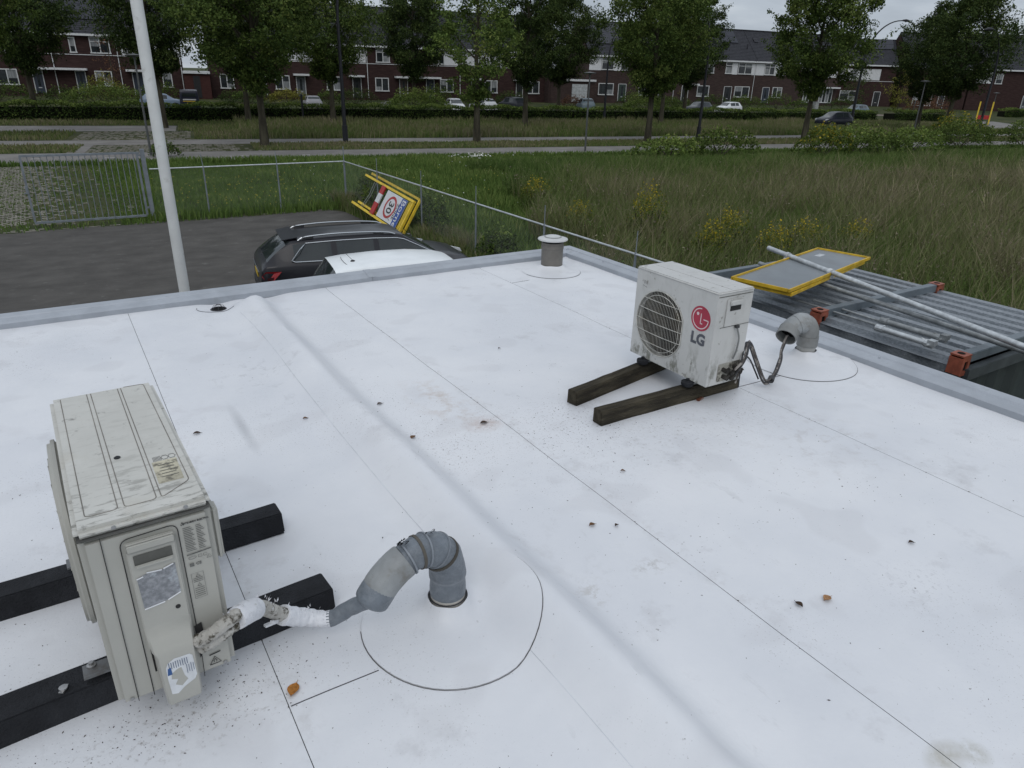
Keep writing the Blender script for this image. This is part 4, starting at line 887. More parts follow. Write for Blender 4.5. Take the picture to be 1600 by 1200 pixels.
def pole(name, label, a, c, r, m, clamps=(), grp='metal tubes on the container'):
    a = Vector(a); c = Vector(c); t = thing(name, label, 'tube', a, 0, grp); d = c-a
    b = MB(); b.tube([(0, 0, 0), d*.98, d], r, 16, caps=False); b.tube([d, (0, 0, 0)], r*.86, 16, caps=False); b.tube([d*.02, d*.025], r*.85, 12); b.build('tube', m, t, smooth=True)
    dn = d.normalized()
    for q in clamps:
        p = dn*q; b = MB(); b.tube([p-dn*.025, p+dn*.025], r*1.35, 14); b.box(p-Vector((0, 0, r*1.6)), (.07, .05, r*1.6), R=dn.to_track_quat('X', 'Z').to_matrix()); b.tube([p+Vector((-.07, 0, -r)), p+Vector((-.01, 0, -r))], .008, 6); b.build('clamp', mat('bright_clamp', (.50, .52, .53), .4, .3), t)
    return t
pole('scaffold_tube', 'long bright galvanised pole lying over the yellow framed board', (7.33, 5.61, 2.72), (6.10, 1.02, 2.655), .028, m_galp, (.38, 1.12))
pole('scaffold_tube', 'long duller pole running from beneath the yellow framed board to the right', (7.00, 5.45, 2.60), (6.62, 1.9, 2.565), .024, m_galo)
pole('scaffold_tube', 'thin dark rod on the ribs, left of the duller pole', (6.66, 4.42, 2.47), (6.62, 3.35, 2.47), .011, m_galo)
pole('scaffold_tube', 'second thin dark rod on the ribs, nearest the white roof', (6.50, 4.50, 2.465), (6.50, 3.42, 2.465), .010, m_galo)
def jack(name, label, a, c, r, m):
    a = Vector(a); c = Vector(c); t = thing(name, label, 'strut', a, 0, 'short struts on the container'); d = c-a; dn = d.normalized(); s_ = Vector((dn.y, -dn.x, 0))
    b = MB(); b.tube([dn*.03, d-dn*.03], r, 14); b.build('tube', m, t, smooth=True)
    b = MB(); b.tube([Vector((0, 0, 0))-s_*.10, s_*.03], .013, 8); b.tube([dn*-.02, dn*.05], r*1.25, 12); b.build('cross_handle', m, t)
    b = MB(); b.tube([d-dn*.06, d+dn*.02], r*1.3, 12); b.box(d+Vector((0, 0, .02)), (.07, .06, .045)); b.tube([d+s_*.06-dn*.02, d-s_*.05], .011, 8); b.tube([d-s_*.04, d-dn*.10+Vector((0, 0, .03))], .006, 6); b.build('swivel_coupler', m, t)
    return t
jack('telescopic_strut', 'nearer grey strut with couplers lying on the corrugated container roof', (6.31, 3.46, 2.505), (6.31, 2.95, 2.505), .027, m_galp)
jack('telescopic_strut', 'farther darker strut with couplers lying on the corrugated container roof', (6.54, 3.56, 2.510), (6.55, 2.97, 2.510), .026, m_galo)

# ================================================================== YARD: gate, fence, flagpole, signs
m_zinc = mat('zinc_grey', (.20, .225, .25), .5, .3, var=.1, scale=5)
m_wiref = mat('fence_wire', (.13, .15, .135), .6, .2)
gt = thing('metal_gate', 'grey bar gate standing open at the edge of the car park on the left', 'gate', (-.69, 25.6, 0))
b = MB(); b.box((1.58, 0, 2.07), (3.14, .06, .06)); b.build('top_rail', m_zinc, gt)
b = MB(); b.box((1.54, 0, .15), (3.06, .06, .06)); b.build('bottom_rail', m_zinc, gt)
for x in (.03, 3.08): b = MB(); b.box((x, 0, 1.11), (.06, .06, 1.86)); b.build('stile', m_zinc, gt)
r = random.Random(6)
for k in range(18):
    x = .20+k*.163; b = MB(); b.tube([(x, 0, .18), (x+r.uniform(-.012, .012), 0, 1.1), (x, 0, 2.04)], .0115, 6); b.build('bar', m_zinc, gt)
b = MB(); b.box((.015, -.02, 1.12), (.07, .08, .22)); b.box((-.03, 0, 1.02), (.10, .02, .03)); b.build('lock_box', m_zinc, gt)
b = MB(); b.box((3.24, 0, 1.09), (.12, .12, 2.18)); b.build('gate_post', m_zinc, gt)
for z in (.4, 2.0): b = MB(); b.box((3.15, -.01, z), (.09, .05, .05)); b.build('hinge', m_zinc, gt)
fn = thing('wire_fence', 'grey mesh fence with tubular top rail around the corner of the car park', 'fence', (0, 0, 0))
FX, FY = 8.95, 25.5
def post(x, y, r_=.024, arm=.42, lean=(0, 0)):
    b = MB(); b.tube([(x, y, 0), (x, y, 1.62)], r_, 8); b.build('fence_post', m_zinc, fn, smooth=True)
    b = MB(); b.tube([(x, y, 1.60), (x+lean[0], y+lean[1], 1.6+arm)], r_*.45, 6); b.build('post_extension', m_zinc, fn)
post(4.25, FY, lean=(-.03, 0)); post(6.62, FY, lean=(-.02, 0)); post(FX+.05, FY, .036, .5)
yy = [22.3, 19.0, 15.8, 12.75, 9.75, 6.7, 3.6, .5]
for y in yy: post(FX, y, lean=(0, 0))
b = MB(); b.tube([(2.66, FY, 1.585), (FX+.05, FY, 1.595)], .021, 8); b.build('top_rail', m_galp, fn, smooth=True)
b = MB(); b.tube([(FX+.05, FY, 1.595), (FX, 12, 1.59), (FX, -6, 1.59)], .021, 8); b.build('top_rail', m_galp, fn, smooth=True)
# diamond mesh as real wires
b = MB()
def mesh_run(a, d, L, zt=1.57, q=.075):
    nrm = Vector((-d[1], d[0], 0))*.0014; dd = Vector((d[0], d[1], 0)); n = int(L/q)
    for i in range(-int(zt/q), n):
        for sg in (1, -1):
            u0, z0 = i*q, (0.03 if sg > 0 else zt); u1, z1 = u0+zt, (zt if sg > 0 else .03)
            lo, hi = max(u0, 0), min(u1, L)
            if hi <= lo: continue
            za = z0+(z1-z0)*(lo-u0)/(u1-u0); zb = z0+(z1-z0)*(hi-u0)/(u1-u0)
            p = Vector(a)+dd*lo+Vector((0, 0, za)); w2 = Vector(a)+dd*hi+Vector((0, 0, zb)); up = Vector((0, 0, .0016))
            t3 = nrm+up; t4 = nrm-up
            b.add([p+t3, w2+t3, w2-t3, p-t3], [(0, 1, 2, 3)])
mesh_run((2.7, FY+.02, 0), (1, 0), 6.3); mesh_run((FX+.02, FY, 0), (0, -1), 24)
b.build('wire_mesh', m_wiref, fn, kind='stuff')
fp = thing('flagpole', 'plain white pole standing in the car park just beyond the roof edge', 'pole', (.873, 7.2, 0))
b = MB(); b.tube([(0, 0, 0), (0, 0, 5), (0, 0, 9)], [.048, .048, .044], 24); b.build('shaft', mat('white_pole', (.62, .635, .625), .5, var=.05, scale=3, dirt=((.36, .36, .34), 8, .60, .8)), fp, smooth=True)
b = MB(); b.box((0, 0, .01), (.3, .3, .02)); b.build('base_plate', m_zinc, fp)

# the zone sign: two yellow portal frames folded together, lying on their side against the fence
O = Vector((8.33, 19.30, .20)); TOPE = Vector((8.86, 19.22, 1.14))
# local axes: text-right runs from the upper edge down to the lower edge, text-up runs towards the portal head (-y)
Rv = (O-TOPE).normalized(); Uv = Vector((0, -1, 0)); Uv = (Uv-Rv*Uv.dot(Rv)).normalized(); SM = frame(TOPE, Rv, Uv)
WS = (O-TOPE).length; LS = 4.15
sg = thing('zone_sign', 'yellow portal sign lying on its side against the fence, Borne zone 30 board', 'sign'); sg.matrix_world = SM
m_yel2 = mat('yellow_frame_paint', (.66, .47, .04), .5, var=.10, scale=5, dirt=((.30, .22, .05), 7, .62, .85))
b = MB(); b.box((.035, -LS/2, 0), (.075, LS, .075)); b.build('leg', m_yel2, sg, bevel=.006)
b = MB(); b.box((WS-.035, -LS/2-.1, 0), (.075, LS-.1, .075)); b.build('leg', m_yel2, sg, bevel=.006)
b = MB(); b.box((WS/2, -.04, .002), (WS-.16, .085, .075)); b.build('head_beam', m_yel2, sg, bevel=.006)
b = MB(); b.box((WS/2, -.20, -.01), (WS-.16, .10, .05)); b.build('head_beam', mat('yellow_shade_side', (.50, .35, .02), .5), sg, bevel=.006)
for x in (-.10, WS-.15):
    b = MB(); b.box((x, -LS/2+.05, -.11), (.07, LS-.2, .07)); b.build('rear_leg', m_yel2, sg, bevel=.006)
b = MB(); b.box((WS/2-.1, .02, -.11), (WS, .07, .07)); b.build('rear_head_beam', m_yel2, sg, bevel=.006)
b = MB(); b.box((WS/2, -.285, .0), (WS-.20, 0.03, .03)); b.build('rib', m_yel2, sg)
m_sw = mat('sign_white', (.58, .59, .60), .4, var=.03); m_sb = mat('sign_blue', (.015, .06, .27), .4, var=.05); m_sr = mat('sign_red', (.36, .025, .025), .45, var=.1); m_sk = mat('sign_black', (.02, .02, .02), .5)
bx0, bx1, by0, by1 = .10, WS-.10, -1.95, -.36
b = MB(); b.box(((bx0+bx1)/2, (by0+by1)/2, .030), (bx1-bx0, by1-by0, .012)); b.build('board', m_sw, sg)
b = MB(); b.box(((bx0+bx1)/2, by1-.19, .038), (bx1-bx0-.01, .38, .006)); b.build('blue_band', m_sb, sg)
b = MB(); cx, cy = (bx0+bx1)/2, by0+.66
def annulus(b, c, r0, r1, z, n=40): b.add([(c[0]+q*math.cos(t), c[1]+q*math.sin(t)*1.12, z) for q in (r0, r1) for t in [i*2*PI/n for i in range(n)]], [(i, (i+1) % n, n+(i+1) % n, n+i) for i in range(n)])
annulus(b, (cx, cy), .275, .355, .040); b.build('red_ring', m_sr, sg)
T = Matrix.Translation
text('speed_limit', '30', .40, m_sk, sg, T((cx, cy, .040)) @ Matrix.Diagonal((1, 1.25, 1, 1)), offset=.006)
text('zone_word', 'ZONE', .19, m_sk, sg, T((cx+.02, by1-.475, .040)), offset=.002)
text('town_name', 'Borne', .36, m_sw, sg, T((cx+.03, by1-.19, .044)), offset=.004)
for i, (x0, x1, mm) in enumerate(((.06, .32, m_sr), (.32, .62, m_sw), (.62, WS-.06, m_sr))):
    b = MB(); b.box(((x0+x1)/2, -2.34, .03), (x1-x0, .30, .04)); b.build('barrier_band', mm, sg)
for y in (-3.15, -3.30): b = MB(); b.tube([(.06, y, -.02), (WS/2, y-.05, -.06), (WS-.06, y-.14, -.02)], .010, 6); b.build('brace_wire', m_galo, sg)
for x in (.06, WS-.05): b = MB(); b.box((x, -2.2, -.06), (.05, .35, .06)); b.build('hinge_plate', m_yel2, sg)
# ================================================================== CARS
m_tyre = mat('tyre', (.02, .02, .02), .8); m_rim = mat('rim', (.22, .23, .24), .35, .7)
m_gl = glass('car_glass', (.022, .028, .030)); m_glb = glass('car_glass_clear', (.05, .065, .07))
m_trimb = mat('black_plastic', (.02, .02, .022), .5); m_chr = mat('chrome', (.50, .52, .54), .22, .9, var=.02)
m_redl = mat('tail_light_red', (.30, .008, .012), .2, var=.1); m_plate = mat('number_plate_yellow', (.55, .38, .03), .5, var=.05); m_headl = mat('head_light', (.55, .57, .6), .15, var=.03)
def paint(name, c): 
    m = mat(name, c, .30, .0, var=.04, scale=1.5); b = m.node_tree.nodes['Principled BSDF']; b.inputs['Coat Weight'].default_value = .12; b.inputs['Specular IOR Level'].default_value = .32; b.inputs['Coat Roughness'].default_value = .05; return m
def car(name, label, cat, loc, rz, st, pm, wheels, wr=.33, sidewin=(), topwin=(), group=None, glassm=None, low=None, light=True, parts=None, crown=.03):
    """st: stations (x, zlow, zbelt, ztop, halfwidth belt, halfwidth top); sidewin/topwin: index ranges of glass"""
    t = thing(name, label, cat, loc, rz, group); glassm = glassm or m_gl
    S = []
    for x, zl, zb, zt, wb, wt in st:
        zm = zl+(zb-zl)*.55; g1 = .12; g2 = .86; up = zt-zb > .12
        zt_ = zt
        pts = [(wb*.90, zl), (wb, zl+.10), (wb+.005, zm), (wb*.985, zb-.03), (wb*.965, zb),
               (wb*.965+(wt-wb*.965)*g1, zb+(zt_-zb)*g1), (wb*.965+(wt-wb*.965)*g2, zb+(zt_-zb)*g2), (wt, zt_), (wt*.90, zt_+crown*.55), (wt*.55, zt_+crown*.9), (0, zt_+crown)]
        S.append([(x, y, z) for y, z in pts]+[(x, -y, z) for y, z in pts[-2::-1]])
    nS = len(S); m = len(S[0])
    groups = {'body': MB()}; names = {}
    for i in range(nS-1):
        for j in range(m-1):
            jj = j if j < (m-1)//2 else m-2-j; key = 'body'
            for k, (a, c) in enumerate(sidewin):
                if a <= i < c and jj == 5: key = 'side_window%d%s' % (k, 'L' if j == jj else 'R')
            for k, (a, c) in enumerate(topwin):
                if a <= i < c and jj in (7, 8, 9): key = ('windscreen' if a > nS/2 else 'rear_window')+str(k)
            groups.setdefault(key, MB()).add([S[i][j], S[i][j+1], S[i+1][j+1], S[i+1][j]], [(0, 1, 2, 3)])
    groups['body'].poly(S[0]); groups['body'].poly(S[-1])
    for k, g in groups.items():
        nm = k.rstrip('LR0123456789'); o = g.build(nm, pm if k == 'body' else glassm, t, smooth=True)
        if k == 'body':
            try: o.data.set_sharp_from_angle(angle=math.radians(50))
            except Exception: pass
    wy_ = max(s[4] for s in st)
    for x in wheels:
        for sg_ in (1, -1):
            b = MB(); b.tube([(x, sg_*(wy_-.20), wr), (x, sg_*(wy_+.002), wr)], wr, 20); w1 = b.build('wheel', m_tyre, t, smooth=True)
            b = MB(); b.tube([(x, sg_*(wy_+.002), wr), (x, sg_*(wy_+.012), wr)], wr*.64, 16); b.build('rim', m_rim, w1)
            b = MB(); P = [(x+(wr+.05)*math.cos(a), sg_*(wy_+.006), wr+(wr+.05)*math.sin(a)) for a in [PI*k/14 for k in range(15)]]
            b.tube(P, .028, 5); b.build('wheel_arch', m_trimb, t)
    return t, S
m_black = paint('black_paint', (.010, .010, .014)); m_whitep = paint('white_paint', (.76, .79, .80))
# station wagon
st = [(0, .36, .62, .64, .74, .66), (.03, .30, .90, .92, .82, .72), (.10, .26, .98, 1.00, .88, .76), (.16, .24, 1.00, 1.06, .89, .74), (.36, .24, 1.00, 1.22, .90, .68), (.66, .22, 1.00, 1.405, .91, .60), (.72, .22, 1.00, 1.42, .91, .60),
      (.98, .2, .995, 1.435, .92, .605), (1.42, .2, .985, 1.455, .925, .61), (1.50, .2, .985, 1.457, .925, .61), (1.62, .2, .98, 1.46, .925, .61), (1.76, .2, .98, 1.462, .925, .61), (2.42, .2, .97, 1.465, .925, .61), (2.54, .2, .965, 1.46, .925, .61), (2.95, .2, .955, 1.44, .925, .60), (3.12, .2, .95, 1.40, .92, .60), (3.42, .2, .945, 1.24, .92, .62), (3.75, .2, .935, 1.06, .92, .66), (3.90, .2, .93, .99, .915, .70),
      (4.2, .22, .88, .95, .90, .72), (4.55, .25, .80, .87, .86, .68), (4.76, .28, .68, .74, .78, .60), (4.84, .32, .55, .60, .70, .5)]
sk, S = car('station_wagon', 'black station wagon with chrome window line and roof rails in the car park', 'car', (3.25, 14.95, 0), math.radians(-8.5), [(x*.955,)+tuple(r_) for x, *r_ in st], m_black, (.93, 3.62), .34,
            sidewin=((6, 8), (8, 9), (10, 11), (11, 12), (13, 18)), topwin=((3, 5), (15, 18)))
b = MB()
def surf(i, j, o=.008): v = Vector(S[i][j]); return v+Vector((0, o if v.y > 0 else -o, .002))
for side in (0, 1):
    J5 = 5 if side == 0 else len(S[0])-6; J6 = 6 if side == 0 else len(S[0])-7
    lo_ = [surf(i, J5) for i in range(6, 19)]; up_ = [surf(i, J6) for i in range(17, 6, -1)]
    P = [lo_[0]+Vector((-.06, 0, .03))]+lo_+[up_[0]+Vector((.2, 0, -.05))]+up_+[lo_[0]+Vector((.12, 0, .26)), lo_[0]+Vector((-.06, 0, .03))]
    b.tube(P, .0135, 6)
b.build('chrome_strip', m_chr, sk, smooth=True)
for sg_ in (-1, 1):
    b = MB(); P = curve([(.80, sg_*.60, 1.425), (.95, sg_*.60, 1.49), (1.5, sg_*.605, 1.525), (2.15, sg_*.605, 1.52), (2.62, sg_*.60, 1.49), (2.80, sg_*.60, 1.445)], 5)
    b.tube(P, .018, 6); b.build('roof_rail', m_chr, sk, smooth=True)
    b = MB()
    for x in (1.0, 2.45): b.box((x, sg_*.60, 1.475), (.22, .03, .05))
    b.build('rail_foot', m_trimb, sk)
    b = MB(); b.prism([(.02, sg_*.80, .80), (.055, sg_*.62, .80), (.05, sg_*.60, .74), (.10, sg_*.87, .70), (.16, sg_*.905, .64), (.40, sg_*.925, .90), (.10, sg_*.885, .905)], (0, sg_*.012, .004))
    b.build('tail_light', m_redl, sk)
    b = MB(); b.prism([(.115, sg_*.900, .78), (.24, sg_*.922, .80), (.22, sg_*.920, .74), (.12, sg_*.902, .72)], (0, sg_*.01, 0)); b.build('lamp_insert', mat('dark_lamp', (.05, .01, .012), .2), sk)
    b = MB(); b.box((3.55, sg_*1.0, 1.02), (.12, .20, .13)); b.build('wing_mirror', m_black, sk, bevel=.03, bseg=3)
    b = MB(); b.prism([(4.55, sg_*.845, .68), (4.78, sg_*.72, .64), (4.74, sg_*.74, .72), (4.45, sg_*.86, .78)], (0, sg_*.02, .005)); b.build('head_light', m_headl, sk)
b = MB(); b.prism([(.50, -.56, 1.425), (.50, .56, 1.425), (.80, .60, 1.470), (.80, -.60, 1.470)], (0, 0, .022)); b.build('spoiler', m_black, sk, bevel=.008)
b = MB(); b.tube([(-.005, -.6, .84), (-.012, 0, .85), (-.005, .6, .84)], .012, 6); b.build('chrome_bar', m_chr, sk)
b = MB(); b.box((-.008, 0, .72), (.012, .52, .11)); b.build('number_plate', m_plate, sk)
b = MB(); b.tube([(.12, .1, 1.065), (.40, -.2, 1.275)], .009, 5); b.tube([(.13, 0, 1.06), (.13, .1, 1.075)], .014, 6); b.build('rear_wiper', m_trimb, sk)
b = MB(); b.box((.03, 0, .42), (.10, 1.5, .22)); b.build('rear_bumper', m_trimb, sk, bevel=.03)
b = MB(); b.tube([(-.05, -.15, .40), (-.10, -.10, .42), (-.10, 0, .45)], .02, 6); b.build('tow_bar', m_galo, sk)
# white hatchback, its roof just above the parapet
st2 = [(0, .35, .60, .62, .70, .6), (.05, .28, .88, .92, .78, .66), (.12, .25, .96, 1.02, .82, .66), (.30, .22, .96, 1.30, .83, .60), (.42, .22, .96, 1.465, .84, .585), (.72, .2, .955, 1.50, .845, .59), (1.3, .2, .95, 1.525, .85, .595), (1.9, .2, .945, 1.52, .85, .595),
       (2.4, .2, .94, 1.475, .85, .585), (2.62, .2, .935, 1.42, .845, .575), (3.0, .2, .93, 1.18, .84, .60), (3.25, .2, .92, 1.02, .83, .64), (3.6, .22, .84, .92, .81, .62), (3.85, .26, .70, .76, .74, .56), (3.95, .3, .5, .55, .62, .4)]
wc, S2 = car('hatchback', 'white small hatchback parked between the black wagon and the building', 'car', (3.40, 11.95, 0), math.radians(-9), st2, m_whitep, (.72, 3.2), .30, sidewin=((5, 6), (6, 7), (7, 9)), topwin=((2, 4), (9, 11)), crown=.045)
b = MB(); b.lathe([(.045, 0), (.032, .018), (.015, .026), (0, .027)], (0, 0, 0), 12); b.tube([(0, 0, .02), (-.14, 0, .17)], .004, 5); b.build('roof_aerial', m_trimb, wc, (.80, -.12, 1.545))
b = MB(); zc = lambda y: 1.497+.045*(1-(abs(y)/.6)**2)*.95+.003
b.tube([(.74-.10*(1-(y/.58)**2), y, zc(y)) for y in [-.56+.08*i for i in range(15)]], .0045, 4); b.build('tailgate_gap', m_trimb, wc)
for sg_ in (-1, 1):
    b = MB(); b.prism([(.06, sg_*.76, .70), (.20, sg_*.835, .72), (.22, sg_*.835, .95), (.10, sg_*.79, .95)], (0, sg_*.012, 0)); b.build('tail_light', m_redl, wc)
    b = MB(); b.box((3.0, sg_*.92, 1.0), (.12, .18, .12)); b.build('wing_mirror', m_whitep, wc, bevel=.03)
# parked cars in the street of the houses
gen = [(0, .34, .62, .64, .72, .62), (.06, .26, .9, .94, .80, .68), (.30, .22, .97, 1.18, .84, .62), (.55, .2, .97, 1.40, .85, .585), (.8, .2, .96, 1.45, .86, .58), (1.5, .2, .95, 1.48, .86, .585), (1.6, .2, .95, 1.48, .86, .585), (2.35, .2, .94, 1.44, .86, .58), (2.55, .2, .94, 1.38, .855, .58),
       (3.1, .2, .93, 1.05, .85, .62), (3.3, .2, .91, .98, .84, .64), (3.9, .23, .78, .84, .80, .6), (4.15, .3, .55, .62, .66, .5)]
suvs = [(x*1.03, zl+.06, zb*1.10, zt*1.13, wb*1.04, wt*1.05) for x, zl, zb, zt, wb, wt in gen]
van = [(0, .30, .95, 1.0, .86, .80), (.04, .25, 1.05, 1.75, .90, .78), (.12, .25, 1.05, 1.86, .92, .78), (1.2, .22, 1.05, 1.90, .93, .78), (2.3, .22, 1.05, 1.90, .93, .78), (2.45, .22, 1.04, 1.88, .93, .78), (3.0, .22, 1.02, 1.80, .92, .76), (3.2, .22, 1.0, 1.68, .92, .74), (3.8, .22, .98, 1.12, .90, .70), (4.3, .26, .8, .9, .86, .66), (4.45, .3, .6, .66, .74, .6)]
SW = ((4, 5), (6, 8)); TW = ((1, 3), (8, 9))
def parked(name, label, s, n, face, stt, c, pn, sw=SW, tw=((2, 3), (8, 10)), grp='cars parked in front of the brick houses', cat='car'):
    x, y, z = SN(s, n); rz = SA+face
    t, _ = car(name, label, cat, (x, y, zg(n)+.012), rz, stt, paint(pn, c), (.75, 3.25), .31, sidewin=sw, topwin=tw, group=grp); return t
t = parked('delivery_van', 'dark blue van seen from behind with yellow and white lettering, left of the white pole', -.4, 81.5, PI/2, van, (.012, .014, .03), 'navy_paint', sw=((5, 7),), tw=((7, 8),), cat='van')
b = MB(); b.box((-.0, 0, 1.48), (.05, 1.25, .30)); b.build('rear_window', m_gl, t)
b = MB(); b.box((.01, 0, 1.05), (.06, 1.2, .10)); b.build('white_lettering', m_sw, t)
b = MB(); b.box((.01, .05, .90), (.07, 1.1, .07)); b.build('yellow_lettering', m_plate, t)
b = MB(); b.box((0, 0, .70), (.06, .52, .11)); b.build('number_plate', m_plate, t)
parked('parked_car', 'pale blue car partly behind the white pole in front of a front door', -5.0, 84.3, .0, gen, (.18, .24, .32), 'pale_blue_paint')
parked('parked_car', 'silver hatchback with red tail lights left of the tall black lamp post', 11.8, 82.4, PI/2, gen, (.30, .30, .32), 'silver_paint')
parked('parked_car', 'white car with black roof facing us, leftmost of two white cars', 27.4, 83.6, -PI/2-.12, gen, (.62, .64, .66), 'white_paint_b')
parked('parked_car', 'white car seen from behind, right of another white car by the hedge', 31.7, 81.6, PI/2+.2, gen, (.60, .62, .64), 'white_paint_c')
parked('parked_suv', 'dark grey estate with roof rails right of the two white cars', 35.6, 82.0, PI/2+.2, suvs, (.025, .028, .035), 'graphite_paint')
parked('parked_car', 'blue grey car in front of the white garage door', 44.3, 81.6, PI/2-.3, suvs, (.14, .19, .22), 'blue_grey_paint')
parked('parked_car', 'dark car with pale windscreen right of the curved black lamp post', 63.4, 83.4, PI+.3, gen, (.03, .035, .045), 'dark_blue_paint')
parked('parked_car', 'white car behind the hedge, right of a dark car and lamp post', 68.8, 84.0, PI+.25, gen, (.60, .62, .63), 'white_paint_d')
parked('parked_car', 'blue grey car behind the black one near the end of the hedge', 88.6, 80.6, PI+.2, gen, (.10, .14, .17), 'slate_paint')
# the black compact SUV on the lane
x, y = 76.9, 53.2
t, _ = car('parked_suv', 'black compact SUV on the lane beside the rightmost round tree', 'car', (x+3.9*math.cos(SA)*.5, y+3.9*math.sin(SA)*.5-.3, 0), SA+PI, [(a, zl, zb, zt, wb, wt) for a, zl, zb, zt, wb, wt in suvs], paint('black_paint_b', (.010, .012, .02)), (.78, 3.32), .36, sidewin=SW, topwin=((2, 3), (8, 10)))
b = MB()
for sg_ in (1, -1): b.prism([(4.0, sg_*.80, .80), (4.22, sg_*.70, .78), (4.05, sg_*.78, .94), (3.7, sg_*.86, .93)], (0, sg_*.03, .01))
b.build('head_light', m_headl, t)
b = MB()
for sg_ in (1, -1): b.box((2.1, sg_*.905, .32), (1.8, .02, .05))
b.build('chrome_sill', m_chr, t)

# ================================================================== HOUSES
m_brick = mat('dark_red_brick', (.034, .019, .018), .9, c2=(.052, .031, .028), scale=1.2, stretch=(1, 1, 4), bump=.3, bscale=20)
m_brick2 = mat('brown_brick', (.044, .030, .028), .9, c2=(.064, .044, .039), scale=1.2, stretch=(1, 1, 4), bump=.3, bscale=20)
m_brickr = mat('red_brick', (.052, .022, .020), .9, c2=(.072, .032, .028), scale=1.5, stretch=(1, 1, 4))
m_tile = mat('dark_roof_tile', (.030, .031, .037), .6, var=.15, scale=3, bump=.3, bscale=12)
m_solar = mat('solar_panel', (.014, .015, .024), .18, .2, var=.05, scale=2)
m_solarf = mat('solar_frame', (.09, .095, .10), .5)
m_wp = mat('white_woodwork', (.56, .57, .57), .6, var=.05, scale=2); m_gut = mat('white_gutter', (.60, .61, .62), .6, var=.05)
m_pane = mat('window_pane', (.020, .024, .027), .10, var=.3, scale=2); m_curt = mat('curtain', (.16, .17, .18), .9, c2=(.30, .31, .31), scale=1.2, stretch=(5, 5, .5))
m_doorm = {'navy': mat('door_navy', (.020, .028, .045), .5), 'green': mat('door_green', (.018, .035, .028), .5), 'brown': mat('door_brown', (.05, .035, .028), .5), 'black': mat('door_black', (.012, .012, .014), .5), 'grey': mat('door_grey', (.09, .10, .11), .5)}
def window(t, x, z, wd, ht, cols=2, y=0, top=False, curt=True, fr=.10):
    b = MB(); yo = y-.05
    for cx in (x, x+wd): b.box((cx, yo, z+ht/2), (fr, .10, ht+fr))
    b.box((x+wd/2, yo, z+ht), (wd-fr, .10, fr)); b.box((x+wd/2, yo-.01, z), (wd+fr+.12, .14, fr+.03))
    for k in range(1, cols): b.box((x+wd*k/cols, yo, z+ht/2), (fr, .095, ht-fr))
    if top: b.box((x+wd/2, yo+.001, z+ht*.72), (wd-fr, .085, fr*.8))
    f = b.build('window', m_wp, t)
    for k in range(cols):
        b = MB(); b.box((x+wd*(k+.5)/cols, y-.012, z+ht/2), (wd/cols-fr, .02, ht-fr)); b.build('pane', m_pane, f)
        if curt and (int(x*7)+k) % 3 != 1:
            b = MB(); hh = ht*(.30+.25*((int(x*13)+k) % 3)/2); b.box((x+wd*(k+.5)/cols, y-.025, z+(ht-hh/2-fr/2 if (int(x*5)+k) % 2 else hh/2+fr/2)), (wd/cols-fr, .006, hh)); b.build('curtain', m_curt, f)
def door(t, x, z, wd, ht, kind, y=0, slot=True):
    b = MB(); b.box((x+wd/2, y-.04, z+ht/2), (wd, .06, ht)); d = b.build('door', m_doorm[kind], t)
    b = MB()
    for cx in (x-.04, x+wd+.04): b.box((cx, y-.05, z+ht/2), (.075, .10, ht+.06))
    b.box((x+wd/2, y-.05, z+ht+.03), (wd, .10, .07)); b.build('door_frame', m_wp, t)
    b = MB(); b.box((x+wd*.5, y-.075, z+ht*.60), (wd*.28, .012, ht*.55)); b.build('pane', m_pane, d)
    if slot: b = MB(); b.box((x+wd/2, y-.08, z+ht*.24), (.34, .012, .07)); b.build('letter_slot', m_wp, d)
